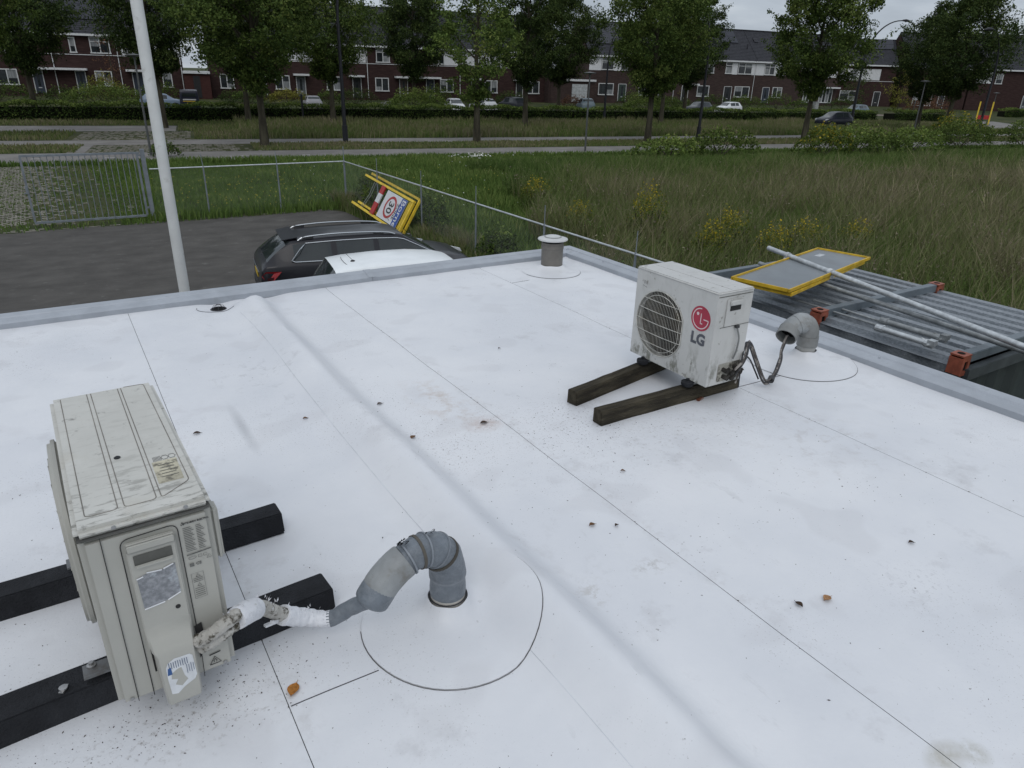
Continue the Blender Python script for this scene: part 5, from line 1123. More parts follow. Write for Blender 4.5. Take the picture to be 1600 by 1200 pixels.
def house_unit(label, s0, s1, n, feats, wall=m_brick, z0=1.0, eave=7.2, ridge=12.0, depth=9.0, grp='row of brick houses behind the hedge', rz=SA, org=None, gut=True, name='terraced_house', band=True):
    L = s1-s0; loc = SN(s0, n, .27) if org is None else org
    t = thing(name, label, 'house', loc, rz, grp)
    b = MB(); b.add([(0, 0, z0-.6), (L, 0, z0-.6), (L, depth, z0-.6), (0, depth, z0-.6), (0, 0, eave), (L, 0, eave), (L, depth, eave), (0, depth, eave), (0, depth/2, ridge-.15), (L, depth/2, ridge-.15)],
                [(0, 1, 5, 4), (2, 3, 7, 6), (3, 0, 4, 8, 7), (1, 2, 6, 9, 5)]); b.build('wall', wall, t)
    # stepped tile courses
    b = MB(); nc = 22
    for sd in (0, 1):
        rows = []
        for i in range(nc):
            for q, dz in ((0, .05), (1, 0)):
                f = (i+q)/nc; y = -.35+(depth/2+.35)*f; z = eave+.05+(ridge-eave-.05)*f+dz; y = y if sd == 0 else depth-y
                rows.append([(0, y, z), (L, y, z)])
        b.grid(rows)
    b.box((L/2, depth/2, ridge+.04), (L, .3, .12)); b.build('roof', m_tile, t)
    if gut:
        b = MB(); b.box((L/2, -.34, eave-.02), (L-.004, .28, .22)); b.build('gutter', m_gut, t)
    if band: b = MB(); b.box((L/2, -.025, 5.14), (L-.004, .05, .07)); b.build('band_course', m_gut, t)
    sl = (ridge-eave)/(depth/2+.35)
    def on_roof(x, f, dz=.10): y = -.35+(depth/2+.35)*f; return (x, y, eave+.05+(ridge-eave-.05)*f+dz)
    for ft in feats:
        k = ft[0]; a = ft[1:]
        if k == 'win': window(t, a[0]-s0, a[1], a[2], a[3], a[4], top=len(a) > 5)
        elif k == 'door': door(t, a[0]-s0, 1.05, a[1]-a[0], 2.35, a[2])
        elif k == 'panel': b = MB(); b.box(((a[0]+a[1])/2-s0, -.03, (a[2]+a[3])/2), (a[1]-a[0], .05, a[3]-a[2])); b.build('white_panel', m_gut, t)
        elif k == 'canopy': b = MB(); b.box(((a[0]+a[1])/2-s0, -.5, 3.62), (a[1]-a[0], 1.0, .22)); b.build('canopy', m_gut, t)
        elif k == 'pipe': b = MB(); b.tube([(a[0]-s0, -.10, 1.0), (a[0]-s0, -.10, eave-.1)], .045, 6); b.build('drainpipe', m_gut, t)
        elif k == 'solar':
            x0, x1, f0, f1, cx, cy = a; nrm = Vector((0, -sl, 1)).normalized()
            for i in range(cx):
                for j in range(cy):
                    xa = x0-s0+(x1-x0)*i/cx; xb = x0-s0+(x1-x0)*(i+1)/cx-.02; fa = f0+(f1-f0)*j/cy; fb = f0+(f1-f0)*(j+1)/cy-.006
                    b = MB(); b.prism([on_roof(xa, fa, .14), on_roof(xb, fa, .14), on_roof(xb, fb, .14), on_roof(xa, fb, .14)], nrm*.04); b.build('solar_panel', m_solar, t)
        elif k == 'sky': 
            x0, f = a; b = MB(); b.prism([on_roof(x0-s0, f, .1), on_roof(x0-s0+.85, f, .1), on_roof(x0-s0+.85, f+.13, .1), on_roof(x0-s0, f+.13, .1)], (0, -.05, .06)); o = b.build('skylight', m_tile, t)
            b = MB(); b.prism([on_roof(x0-s0+.08, f+.012, .18), on_roof(x0-s0+.77, f+.012, .18), on_roof(x0-s0+.77, f+.118, .18), on_roof(x0-s0+.08, f+.118, .18)], (0, -.01, .012)); b.build('pane', mat('sky_pane', (.55, .58, .62), .1), o)
        elif k == 'vent': b = MB(); b.tube([on_roof(a[0]-s0, a[1], 0), Vector(on_roof(a[0]-s0, a[1], 0))+Vector((0, 0, .7))], .09, 8); b.build('roof_vent', m_tile, t)
    return t
U = 1.62   # upper sill etc.
def W_up(x, w_=1.7, c=2): return ('win', x, 5.36, w_, U, c, 1)
def W_dn(x, w_=1.75, c=2): return ('win', x, 1.90, w_, 1.55, c)
rowA = [
 (-33.0, -26.6, 'leftmost brick house, hidden behind the dark tree at the left edge', [W_up(-31.5), W_dn(-31.4), ('door', -28.9, -27.9, 'navy'), ('canopy', -29.4, -27.2), ('pipe', -26.65)], m_brick),
 (-26.6, -20.2, 'brick house behind the trees at the left edge of the picture', [W_up(-25.6), W_up(-22.6), W_dn(-25.2), ('door', -22.6, -21.6, 'navy'), ('canopy', -23.2, -20.9), ('pipe', -20.3)], m_brick),
 (-20.2, -13.9, 'brick house with navy door under the left half of the long white canopy', [W_up(-19.3), W_dn(-19.6, 1.9), ('door', -16.2, -15.3, 'navy'), ('canopy', -16.8, -13.91), ('pipe', -13.98), ('solar', -19.5, -15.2, .42, .98, 4, 2)], m_brick),
 (-13.9, -7.3, 'brick house with two blinds windows, left of the white pole', [('win', -12.05, 5.36, .55, 1.5, 1), W_up(-10.0, 1.9), W_dn(-10.05, 1.65), ('door', -12.0, -11.1, 'navy'), ('canopy', -13.89, -10.75), ('solar', -12.6, -7.6, .30, .98, 4, 2), ('pipe', -7.4)], m_brick),
 (-7.3, -.76, 'brick house directly behind the white pole with white upper panels', [('panel', -7.0, -.9, 5.24, 6.98), W_up(-6.2, 1.6), W_up(-2.9, 1.3), ('door', -6.2, -5.2, 'navy'), ('canopy', -6.8, -4.7), W_dn(-3.05, .95, 1), ('pipe', -.9)], m_brick),
 (2.2, 8.7, 'brick house just right of the low garage wing, half behind a tree', [('panel', 2.4, 8.5, 5.24, 6.98), W_up(3.2), W_up(6.0, 1.3), W_dn(3.3, 1.5), ('door', 6.3, 7.3, 'brown'), ('canopy', 5.9, 7.8), ('pipe', 8.6)], m_brick),
 (8.7, 15.0, 'brick house with grey door behind the silver hatchback', [('panel', 8.9, 14.8, 5.24, 6.98), W_up(9.6), W_up(12.6, 1.4), W_dn(9.75, 1.65), ('door', 12.3, 13.3, 'grey'), ('canopy', 11.9, 13.8), ('sky', 11, .5)], m_brick),
 (15.0, 21.4, 'brick house behind the tall black lamp post with a bicycle outside', [W_up(17.0), ('panel', 18.8, 21.2, 5.24, 6.98), W_dn(16.05), ('canopy', 18.9, 20.8), ('door', 19.4, 20.4, 'black'), ('pipe', 21.35)], m_brick),
 (21.4, 27.7, 'brick house hidden behind the two dark trees in the middle', [W_up(22.6), W_dn(22.35, 1.7), ('canopy', 24.9, 27.69), ('door', 25.6, 26.6, 'brown'), ('pipe', 27.6)], m_brick),
 (27.7, 34.1, 'brick house with dark door and white framed window behind the leftmost white car', [W_up(30.3, 1.5), ('panel', 31.8, 33.9, 5.24, 6.98), W_dn(31.25, 1.8), ('door', 29.3, 30.3, 'navy'), ('canopy', 27.71, 31.1), ('pipe', 34.05)], m_brick),
 (34.1, 40.5, 'brick house behind the light green tree with narrow white canopy', [('panel', 34.3, 40.3, 5.24, 6.98), W_up(35.0, 1.4), W_up(38, 1.4), W_dn(37.7, 1.8), ('door', 35.75, 36.7, 'brown'), ('canopy', 35.3, 37.2), ('sky', 37, .5)], m_brick),
 (40.5, 46.9, 'brick house behind the pair of dark trees left of the garage', [W_up(41.6), W_up(44.4), W_dn(44.0, 2.0), ('door', 42.5, 43.4, 'black'), ('canopy', 42.0, 43.9)], m_brick)]
rowA = [(a, b_, 'brick terraced house, ' + c if not c.startswith(('brick', 'leftmost')) else c, d, e) for a, b_, c, d, e in rowA]
for i, (a, c, lb, ft, wl) in enumerate(rowA): house_unit(lb, a+.002*i % .01, c, 100+.06*(i % 2), ft, wl)
rowC = [
 (54.4, 62.3, 'brown brick house with white upper panels and dark door, left end of the right row', [('panel', 54.5, 56.5, 5.24, 6.98), W_up(56.6, 2.0), ('panel', 58.7, 59.8, 5.24, 6.98), W_up(59.85, 1.2, 1), W_dn(56.3, 2.5), ('door', 59.75, 61.0, 'green'), ('solar', 56.2, 61.2, .32, .95, 4, 2)], m_brick2),
 (62.3, 69.8, 'brown brick house mostly hidden behind the big tree, window at its left', [W_up(63.2, 2.0), W_dn(63.4, 2.0), W_up(66.8, 1.6), ('door', 67, 68.1, 'black'), ('pipe', 69.7)], m_brick2),
 (69.8, 77.3, 'brown brick house behind the curved black lamp post right of the big tree', [W_up(70.8, 1.8), W_up(75.0, 1.9), W_dn(74.2, 2.2), ('door', 71.3, 72.4, 'black'), ('canopy', 72.8, 73.9), ('solar', 73.6, 77.0, .42, .82, 2, 2)], m_brick2),
 (77.3, 85.3, 'brown brick house with solar panels, skylight and white panel around its upper windows', [('win', 79.3, 5.36, 1.2, U, 1, 1), ('panel', 80.6, 81.6, 5.24, 6.98), W_up(81.75, 2.7), ('panel', 84.5, 85.29, 5.24, 6.98), W_dn(81.6, 2.9), ('door', 79.5, 80.9, 'black'), ('sky', 77.9, .60), ('solar', 79.6, 82.9, .54, .95, 2, 2), ('pipe', 85.15), ('vent', 84.3, .4)], m_brick2),
 (85.3, 93.3, 'brown brick house with lone skylight, left of the rightmost round tree', [('panel', 85.31, 87.0, 5.24, 6.98), W_up(87.1, 2.0), ('panel', 89.2, 90.2, 5.24, 6.98), ('win', 90.3, 5.36, 1.1, U, 1, 1), W_dn(89.4, 1.9), ('door', 87.3, 88.6, 'navy'), ('sky', 86.3, .60)], m_brick2),
 (93.3, 103.6, 'brown brick house at the right end of the row with tall white porch windows', [W_up(95, 2), ('panel', 99.5, 103.0, 5.24, 6.98), W_up(97.5, 1.8), ('win', 96.2, 1.25, 2.0, 2.3, 3), ('win', 99.8, 1.25, 2.8, 2.3, 4), ('canopy', 99.3, 103.4)], m_brick2)]
for i, (a, c, lb, ft, wl) in enumerate(rowC): house_unit(lb, a, c, 101+.05*(i % 2), ft, wl, band=False)
def flat_garage(label, s0, s1, n, h, wl, extra=()):
    t = thing('garage', label, 'garage', SN(s0, n), SA, 'garages between the houses'); L = s1-s0
    b = MB(); b.box((L/2, 3, h/2), (L, 6, h)); b.build('wall', wl, t)
    b = MB(); b.box((L/2, 2.9, h+.12), (L+.1, 6.3, .26)); b.build('roof_edge', m_gut, t)
    return t, L
t, L = flat_garage('low red brick garage wing with dark side door beside the dark blue van', -.74, 2.1, 97.5, 3.75, m_brickr)
b = MB(); b.box((1.15+.2, -.03, 2.3), (.75, .05, 2.4)); b.build('door', m_doorm['black'], t)
t, L = flat_garage('low brick garage with wide white door between the two rows of houses', 47.0, 54.3, 98.5, 3.95, m_brick2)
for i in range(5): b = MB(); b.box((3.75+1.05, -.04, 1.2+.25+.47*i), (2.5, .06, .455)); b.build('door_panel', mat('garage_white', (.40, .42, .43), .5), t)
b = MB(); b.box((.05, 1.2, 2.7), (.3, 2.4, 5.2)); b.build('side_wall', m_brick2, t)
# houses across the side road at the right
house_unit('distant house with wide white panel, skylight and lower roof right of the round tree', 0, 13.0, 0, [('panel', .3, 5.5, 5.3, 7.1), ('panel', 6.6, 10.4, 5.3, 7.1), ('win', 5.5, 5.3, 1.0, 1.7, 1), W_dn(4.2, 3.0), ('sky', 9.0, .30), ('solar', 4.5, 12.5, .60, .98, 6, 2), ('door', 10, 11, 'black')], m_brick, z0=0, eave=7.7, ridge=12.0, rz=math.radians(-42), org=(120.6, 88.0, 0), grp='houses across the side road')
house_unit('large distant brown brick house with tall white window bars behind the two dark trees', 0, 12.0, 0, [('win', 2.2, 1.4, 3.4, 2.8, 6), ('win', 8.2, 5.3, .9, 1.7, 1), ('door', 7.0, 8.0, 'black')], m_brick, z0=0, eave=7.5, ridge=13.2, rz=math.radians(-27), org=(130.6, 77.6, 0), grp='houses across the side road', band=False)
house_unit('distant brown brick house with small lean-to windows near the right edge of the picture', 0, 16.0, 0, [('panel', 1.0, 4.0, 5.3, 7.1), ('win', 4.6, 5.3, 1.2, 1.6, 1), ('win', 11.5, 4.9, .7, 1.7, 1), ('door', 10.8, 11.5, 'grey'), ('pipe', 13.2), ('vent', 8.0, .9)], m_brick, z0=0, eave=7.5, ridge=13.4, rz=math.radians(-27), org=(141.6, 72.0, 0), grp='houses across the side road', band=False)
house_unit('distant brown brick house cut off by the right edge of the picture', 0, 14.0, 0, [('win', 3.5, 5.3, 1.2, 1.6, 1), W_dn(2.5), ('door', 7, 8, 'grey')], m_brick, z0=0, eave=7.5, ridge=13.4, rz=math.radians(-27), org=(156.0, 64.6, 0), grp='houses across the side road', band=False)
# ================================================================== TREES
leafm = {
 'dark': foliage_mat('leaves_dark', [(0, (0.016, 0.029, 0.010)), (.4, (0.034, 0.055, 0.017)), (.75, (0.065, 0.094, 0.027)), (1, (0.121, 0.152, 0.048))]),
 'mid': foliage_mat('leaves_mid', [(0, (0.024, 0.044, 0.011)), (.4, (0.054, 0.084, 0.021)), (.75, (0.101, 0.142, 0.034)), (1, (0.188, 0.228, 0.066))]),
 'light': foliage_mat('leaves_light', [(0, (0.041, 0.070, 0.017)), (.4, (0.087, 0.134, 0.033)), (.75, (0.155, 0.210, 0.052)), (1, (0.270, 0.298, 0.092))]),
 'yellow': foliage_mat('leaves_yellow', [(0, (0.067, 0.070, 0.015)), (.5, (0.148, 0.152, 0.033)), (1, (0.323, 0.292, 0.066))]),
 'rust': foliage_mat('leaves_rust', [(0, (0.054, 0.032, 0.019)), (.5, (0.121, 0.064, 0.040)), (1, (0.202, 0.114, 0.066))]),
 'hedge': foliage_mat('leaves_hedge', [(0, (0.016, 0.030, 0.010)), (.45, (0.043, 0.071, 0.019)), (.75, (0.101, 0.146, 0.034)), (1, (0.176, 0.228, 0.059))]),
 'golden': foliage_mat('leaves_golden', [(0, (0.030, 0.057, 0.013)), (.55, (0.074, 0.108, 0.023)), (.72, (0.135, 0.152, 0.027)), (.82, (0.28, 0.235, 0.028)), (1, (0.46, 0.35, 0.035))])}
m_bark = mat('bark', (.040, .036, .026), .95, c2=(.085, .078, .055), scale=3, stretch=(1, 1, .3), bump=.8, bscale=10)
def leaf_mesh(name, P, size, tint, m, up=.35, seed=1):
    """diamond leaves at P (n,3)"""
    n = len(P); R = np.random.RandomState(seed)
    a = R.normal(size=(n, 3)); a[:, 2] += up; a /= np.linalg.norm(a, axis=1)[:, None]
    c = R.normal(size=(n, 3)); c -= a*(a*c).sum(1)[:, None]; c /= np.linalg.norm(c, axis=1)[:, None]; d = np.cross(a, c)
    s = (size*R.uniform(.6, 1.35, n))[:, None]
    V = np.stack([P-c*s*.5, P-d*s*.30, P+c*s*.5, P+d*s*.30], 1)
    me = bpy.data.meshes.new(name); me.vertices.add(4*n); me.vertices.foreach_set('co', V.reshape(-1))
    me.loops.add(4*n); me.loops.foreach_set('vertex_index', np.arange(4*n, dtype=np.int32)); me.polygons.add(n); me.polygons.foreach_set('loop_start', (np.arange(n)*4).astype(np.int32))
    at = me.attributes.new('tint', 'FLOAT', 'POINT'); at.data.foreach_set('value', np.repeat(np.clip(tint, 0, 1), 4).astype(np.float32))
    me.materials.append(m); me.update(); me.validate(); return me
def crown_points(Rr, zb, zt, ncl, nl, seed, crad=.75, shape=.42):
    R = np.random.RandomState(seed); P = []; T = []
    for k in range(ncl):
        u = (k+.5)/ncl; z = zb+(zt-zb)*u
        prof = math.sin(PI*min(1, max(0, u/(2*shape) if u < shape else .5+(u-shape)/(2*(1-shape)))))**.75
        a = k*2.399963+R.uniform(-.5, .5); rr_ = Rr*prof*R.uniform(.15, 1.12)**.55
        lob = 1+.22*math.sin(a*2+seed)+.16*math.sin(z*1.3+seed*2); c = np.array([rr_*lob*math.cos(a), rr_*lob*math.sin(a), z+R.uniform(-.8, .8)]); q = crad*R.uniform(.55, 1.25)*(.6+.4*prof)
        n = int(nl*R.uniform(.5, 1.4)); d = R.normal(size=(n, 3)); d /= np.linalg.norm(d, axis=1)[:, None]
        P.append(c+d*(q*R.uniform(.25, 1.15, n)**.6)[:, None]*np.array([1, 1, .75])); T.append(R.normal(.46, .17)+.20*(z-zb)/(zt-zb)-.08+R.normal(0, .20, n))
        if R.rand() < .6:      # a twig that pokes out of the outline
            m_ = int(nl*.25); e = c+np.array([math.cos(a), math.sin(a), R.uniform(.1, .9)])*(q*R.uniform(.9, 1.7)*np.linspace(.2, 1, m_))[:, None]
            P.append(e+R.normal(0, .10, (m_, 3))); T.append(R.normal(.5, .15, m_))
    return np.concatenate(P), np.concatenate(T)
def trunk_mesh(h, r0, Rr, zb, zt, seed):
    r = random.Random(seed); b = MB(); bend = [(r.uniform(-.06, .06)*k, r.uniform(-.06, .06)*k) for k in range(7)]
    P = [(bend[k][0]*.5, bend[k][1]*.5, h*k/6) for k in range(7)]; b.tube([(0, 0, -.2)]+P[1:], [r0*1.25]+[r0*(1-.14*k) for k in range(1, 7)], 9)
    for k in range(16):
        z = zb-.4+(zt-zb)*.8*k/16; a = k*2.4; L = Rr*r.uniform(.5, .9)*(1-.4*k/16); i = min(5, int(z/h*6)); o = Vector(P[i])
        st_ = Vector((o.x, o.y, z)); b.tube([st_, st_+Vector((math.cos(a)*L*.5, math.sin(a)*L*.5, L*.45)), st_+Vector((math.cos(a)*L, math.sin(a)*L, L*1.0))], [r0*.32, r0*.2, .015], 5)
    return b
VAR = []
for i, (Rr, zb, zt, ncl, nl, cr_, sh) in enumerate(((3.8, 3.9, 12.6, 210, 230, .90, .36), (3.3, 3.8, 12.8, 175, 230, .82, .33), (4.2, 4.0, 12.4, 235, 230, .95, .40), (2.6, 3.2, 12.2, 125, 150, .70, .36), (3.75, 3.7, 11.8, 210, 240, .85, .40))):
    P, T = crown_points(Rr, zb, zt, ncl, nl, 31+i, cr_, sh); VAR.append((P, T, Rr, zb, zt))
tm = {}
def tree(name, label, x, y, v, tone, H=1., W=1., rz=0, lean=(0, 0), grp='trees along the cycle path', lw=.165):
    t = thing(name, label, 'tree', (x, y, 0), (lean[0], lean[1], rz), grp)
    P, T, Rr, zb, zt = VAR[v]
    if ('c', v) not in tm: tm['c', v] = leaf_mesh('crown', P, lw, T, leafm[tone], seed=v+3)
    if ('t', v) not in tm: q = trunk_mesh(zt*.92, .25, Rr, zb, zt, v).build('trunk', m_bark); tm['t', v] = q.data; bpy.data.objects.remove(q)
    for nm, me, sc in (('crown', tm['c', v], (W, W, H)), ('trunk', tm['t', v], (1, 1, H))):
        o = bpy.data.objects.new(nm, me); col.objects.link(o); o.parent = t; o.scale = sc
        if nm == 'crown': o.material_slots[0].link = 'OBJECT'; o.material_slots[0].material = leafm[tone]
    return t
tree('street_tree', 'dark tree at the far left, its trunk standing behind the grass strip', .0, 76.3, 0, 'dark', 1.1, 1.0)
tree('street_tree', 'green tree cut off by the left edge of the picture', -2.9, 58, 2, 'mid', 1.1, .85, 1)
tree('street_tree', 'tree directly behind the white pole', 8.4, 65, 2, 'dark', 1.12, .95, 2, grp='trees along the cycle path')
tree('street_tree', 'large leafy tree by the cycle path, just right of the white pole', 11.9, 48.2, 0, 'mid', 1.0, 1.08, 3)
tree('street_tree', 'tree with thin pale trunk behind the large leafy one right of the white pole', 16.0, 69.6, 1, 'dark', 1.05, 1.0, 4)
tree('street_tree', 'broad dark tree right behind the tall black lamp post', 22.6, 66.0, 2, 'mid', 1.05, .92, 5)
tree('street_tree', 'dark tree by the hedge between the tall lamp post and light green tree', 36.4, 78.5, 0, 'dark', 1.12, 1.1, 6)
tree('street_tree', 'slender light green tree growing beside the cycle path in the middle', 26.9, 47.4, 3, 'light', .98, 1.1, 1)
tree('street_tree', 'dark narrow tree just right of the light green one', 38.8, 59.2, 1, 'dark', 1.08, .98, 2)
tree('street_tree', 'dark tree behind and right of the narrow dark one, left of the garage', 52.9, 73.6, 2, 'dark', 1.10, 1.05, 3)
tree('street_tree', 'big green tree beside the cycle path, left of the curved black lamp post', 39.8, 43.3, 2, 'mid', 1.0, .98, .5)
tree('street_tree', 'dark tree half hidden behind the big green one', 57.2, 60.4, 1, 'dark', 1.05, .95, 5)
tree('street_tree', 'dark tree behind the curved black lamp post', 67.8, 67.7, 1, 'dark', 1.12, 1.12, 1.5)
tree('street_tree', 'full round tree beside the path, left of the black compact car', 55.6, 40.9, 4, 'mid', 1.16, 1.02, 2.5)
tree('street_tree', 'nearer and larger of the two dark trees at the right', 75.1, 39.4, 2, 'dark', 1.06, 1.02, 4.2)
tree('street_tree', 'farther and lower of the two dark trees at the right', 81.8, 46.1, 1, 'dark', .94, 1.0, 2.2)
# young trees
def young(label, x, y, z0, h, w, tone, n=900, grp='young trees by the houses'):
    t = thing('young_tree', label, 'tree', (x, y, z0), 0, grp); R = np.random.RandomState(int(abs(x)*10))
    P, T = crown_points(w, h*.35, h, 26, n//26, int(abs(x)*7), .5*w/1.2, .4); o = bpy.data.objects.new('crown', leaf_mesh('crown', P, .17, T, leafm[tone], seed=5)); col.objects.link(o); o.parent = t
    b = MB(); b.tube([(0, 0, 0), (.03, 0, h*.5), (0, .03, h*.92)], [.07, .05, .02], 6); b.build('trunk', m_bark, t)
young('young yellow green tree in front of the distant corner house', 96.5, 57.5, 0, 6.2, 1.9, 'yellow', 1700)
young('small dark tree left of the young yellow green one by the lamp post', 104.0, 69.0, 0, 6.0, 2.1, 'dark', 1500)
young('small rust brown tree before the house with blinds at the left', 7.6, 91.5, .5, 7.2, 1.3, 'rust', 420)
young('thin yellow leaved tree by the white garage door', 86.5, 89.0, .3, 5.0, 1.3, 'yellow', 420)
young('reddish bush like tree near the distant tall barred window', 110.0, 62.0, 0, 4.6, 1.6, 'rust', 900)
# ------------------------------------------------------------------ hedge and bushes
def boxleaf(s0, s1, n0, n1, h, cnt, seed, gaps=None):
    R = np.random.RandomState(seed); s = R.uniform(s0, s1, cnt); side = R.rand(cnt); q = np.where(side < .45, n0+R.uniform(-.12, .15, cnt), R.uniform(n0, n1, cnt)); f = .10*np.sin(s*.9)+.07*np.sin(s*2.3+1)
    z = np.where(side < .45, R.uniform(.05, 1, cnt)*h, h+R.uniform(-.18, .16, cnt))+f*np.where(side < .45, R.rand(cnt), 1)
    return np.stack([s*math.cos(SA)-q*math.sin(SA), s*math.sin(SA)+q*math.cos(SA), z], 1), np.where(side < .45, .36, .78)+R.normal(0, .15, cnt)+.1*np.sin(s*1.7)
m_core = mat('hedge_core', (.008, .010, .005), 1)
def hedge(label, s0, s1, n0, n1, h, seed, cat='hedge', grp='clipped hedges along the street'):
    t = thing('hedge', label, cat, SN((s0+s1)/2, n0), 0, grp)
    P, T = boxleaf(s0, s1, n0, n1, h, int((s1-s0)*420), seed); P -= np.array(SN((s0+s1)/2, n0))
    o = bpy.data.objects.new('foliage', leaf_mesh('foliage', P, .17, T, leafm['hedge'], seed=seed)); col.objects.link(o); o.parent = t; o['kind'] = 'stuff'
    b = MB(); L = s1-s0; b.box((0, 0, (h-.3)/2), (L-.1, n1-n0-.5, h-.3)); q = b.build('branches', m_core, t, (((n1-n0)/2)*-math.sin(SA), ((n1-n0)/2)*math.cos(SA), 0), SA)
hedge('long clipped hedge along the whole street, left of the big green tree', -46, 38, 73.6, 75.2, 1.38, 1)
hedge('long clipped hedge continuing right to the black compact car', 38.2, 83.5, 73.6, 75.2, 1.36, 2)
hedge('short end of the clipped hedge right of the curved black lamp and dark car', 84.2, 93.6, 71.5, 73.6, 1.45, 3)
hedge('low dark hedge beyond the side road at the right edge', 118, 160, 80, 81.5, 1.5, 4)
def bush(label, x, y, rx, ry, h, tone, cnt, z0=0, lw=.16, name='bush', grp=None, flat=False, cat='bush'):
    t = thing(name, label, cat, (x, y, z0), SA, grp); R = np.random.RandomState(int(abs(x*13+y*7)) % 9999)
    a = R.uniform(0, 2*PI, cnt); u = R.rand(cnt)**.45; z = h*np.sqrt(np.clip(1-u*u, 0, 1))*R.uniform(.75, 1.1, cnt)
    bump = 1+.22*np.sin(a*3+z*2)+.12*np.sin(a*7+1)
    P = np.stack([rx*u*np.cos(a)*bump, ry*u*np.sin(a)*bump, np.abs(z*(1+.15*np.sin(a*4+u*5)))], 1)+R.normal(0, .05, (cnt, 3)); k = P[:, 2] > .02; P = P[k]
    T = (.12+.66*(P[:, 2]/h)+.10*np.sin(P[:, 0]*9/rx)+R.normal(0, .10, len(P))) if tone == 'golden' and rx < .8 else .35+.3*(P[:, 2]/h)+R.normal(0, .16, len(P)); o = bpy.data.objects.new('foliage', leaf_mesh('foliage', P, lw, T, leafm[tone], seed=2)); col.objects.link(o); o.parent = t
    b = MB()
    for k in range(7): aa = k*.9; b.tube([(0, 0, 0), (rx*.4*math.cos(aa), ry*.4*math.sin(aa), h*.5), (rx*.6*math.cos(aa), ry*.6*math.sin(aa), h*.8)], [.03, .02, .01], 4)
    b.build('branches', m_bark, t)
def bsn(label, s, n, rs_, rn, h, tone, cnt, **k): x, y, _ = SN(s, n); bush(label, x, y, rs_, rn, h, tone, cnt, z0=k.pop('z0', zg(n)), **k)
G1 = 'garden bushes before the houses'
bsn('bright green low bush with reddish top beneath the left house window', -8.3, 86.5, 4.2, 1.6, 2.1, 'light', 4200, grp=G1)
bsn('rounded olive bush with pinkish flowers by the left house window', -8.6, 92, 2.2, 1.2, 2.6, 'yellow', 1800, grp=G1)
bsn('dark bush below the window of the leftmost visible house', -18.5, 92, 4.0, 1.3, 1.8, 'hedge', 2200, grp=G1)
bsn('small grey green bush between the two navy doors', -12.8, 92, 1.6, 1.0, 1.5, 'dark', 900, grp=G1)
bsn('trimmed olive hedge bush below the window right of the garage wing', 10.2, 92.5, 2.6, .9, 1.5, 'yellow', 1800, grp=G1)
bsn('dark garden bush right of the silver hatchback', 14.8, 92, 1.8, 1.0, 1.5, 'hedge', 1100, grp=G1)
bsn('wide bright green bush left of the two white cars', 22.4, 80.5, 3.6, 1.7, 2.25, 'light', 5200, grp=G1)
bsn('broad green bush behind the hedge under the big green tree', 52.5, 80.8, 4.4, 1.7, 2.15, 'light', 5200, grp=G1)
bsn('low brownish bush in front of the garage beside the dark tree', 46.5, 90, 2.2, 1.0, 1.6, 'rust', 1000, grp=G1)
bsn('green bush with stakes in front of the right houses, left of the pale bin', 75.5, 91, 3.6, 1.2, 1.8, 'mid', 2400, grp=G1)
bsn('pinkish dry shrub by the side road before the distant house', 103, 82, 5, 2, 2.3, 'rust', 2600, grp=G1)
bsn('grey green garden shrub left of the low garage wing', 4.0, 94, 1.5, .8, 1.2, 'dark', 700, grp=G1)
for i, (s, w_) in enumerate(((-30, 4), (-23.5, 3), (-3.4, 2.2), (6, 2.4), (18.2, 2.6), (28.5, 2.0), (33.4, 2.4), (38.6, 2.6), (58, 3), (64.5, 3.4), (71, 3), (83.6, 2.6), (88.5, 2.2), (97.5, 4))):
    P_ = ('near the left edge of the picture', 'behind the leftmost dark trees', 'behind the white pole', 'right of the low garage wing', 'near the parked bicycle', 'left of the two white cars', 'right of the two white cars', 'behind the light green tree', 'right of the green door', 'behind the big green tree', 'left of the curved black lamp', 'by the drainpipe in the right row', 'beside the pale bin', 'behind the full round tree')[i]
    bsn('dark front garden shrub '+P_, s, 93, w_, 1.6, 1.3+.4*(i % 3), ('hedge', 'dark', 'mid')[i % 3], 1500, grp=G1)
G2 = 'tall leafy weeds at the edge of the meadow'
for i, (x, y, rx, h, tone, lb) in enumerate([(43.9, 30.6, 2.1, 1.9, 'golden', 'leafy yellow green weed clump below the round tree'), (49.4, 31.8, 3.0, 1.8, 'light', 'broad bright green weed clump right of the round tree'), (47.3, 28.6, 2.4, 1.7, 'mid', 'dark green weed clump in front of a brighter broad one'),
      (67.5, 34.6, 2.9, 2.3, 'golden', 'tall yellowish weed clump before the black leaning lamp post'), (62.5, 31.4, 3.0, 2.0, 'mid', 'green weed clump left of the tall yellowish one at the right'), (70.5, 30.2, 3.2, 1.9, 'mid', 'green weed clump at the right edge of the picture'), (37.2, 33.4, 2.6, 1.7, 'mid', 'green weed clump hiding the path between the big tree and the round tree'),
      (55.0, 31.0, 2.8, 1.7, 'light', 'light green weed clump in the row under the black compact car'), (33.0, 33.8, 2.4, 1.2, 'light', 'low light green weed clump below the big green tree')]):
    bush(lb, x, y, rx, rx*.7, h, tone, int(900*rx), lw=.16, name='weed_clump', grp=G2, cat='plant')
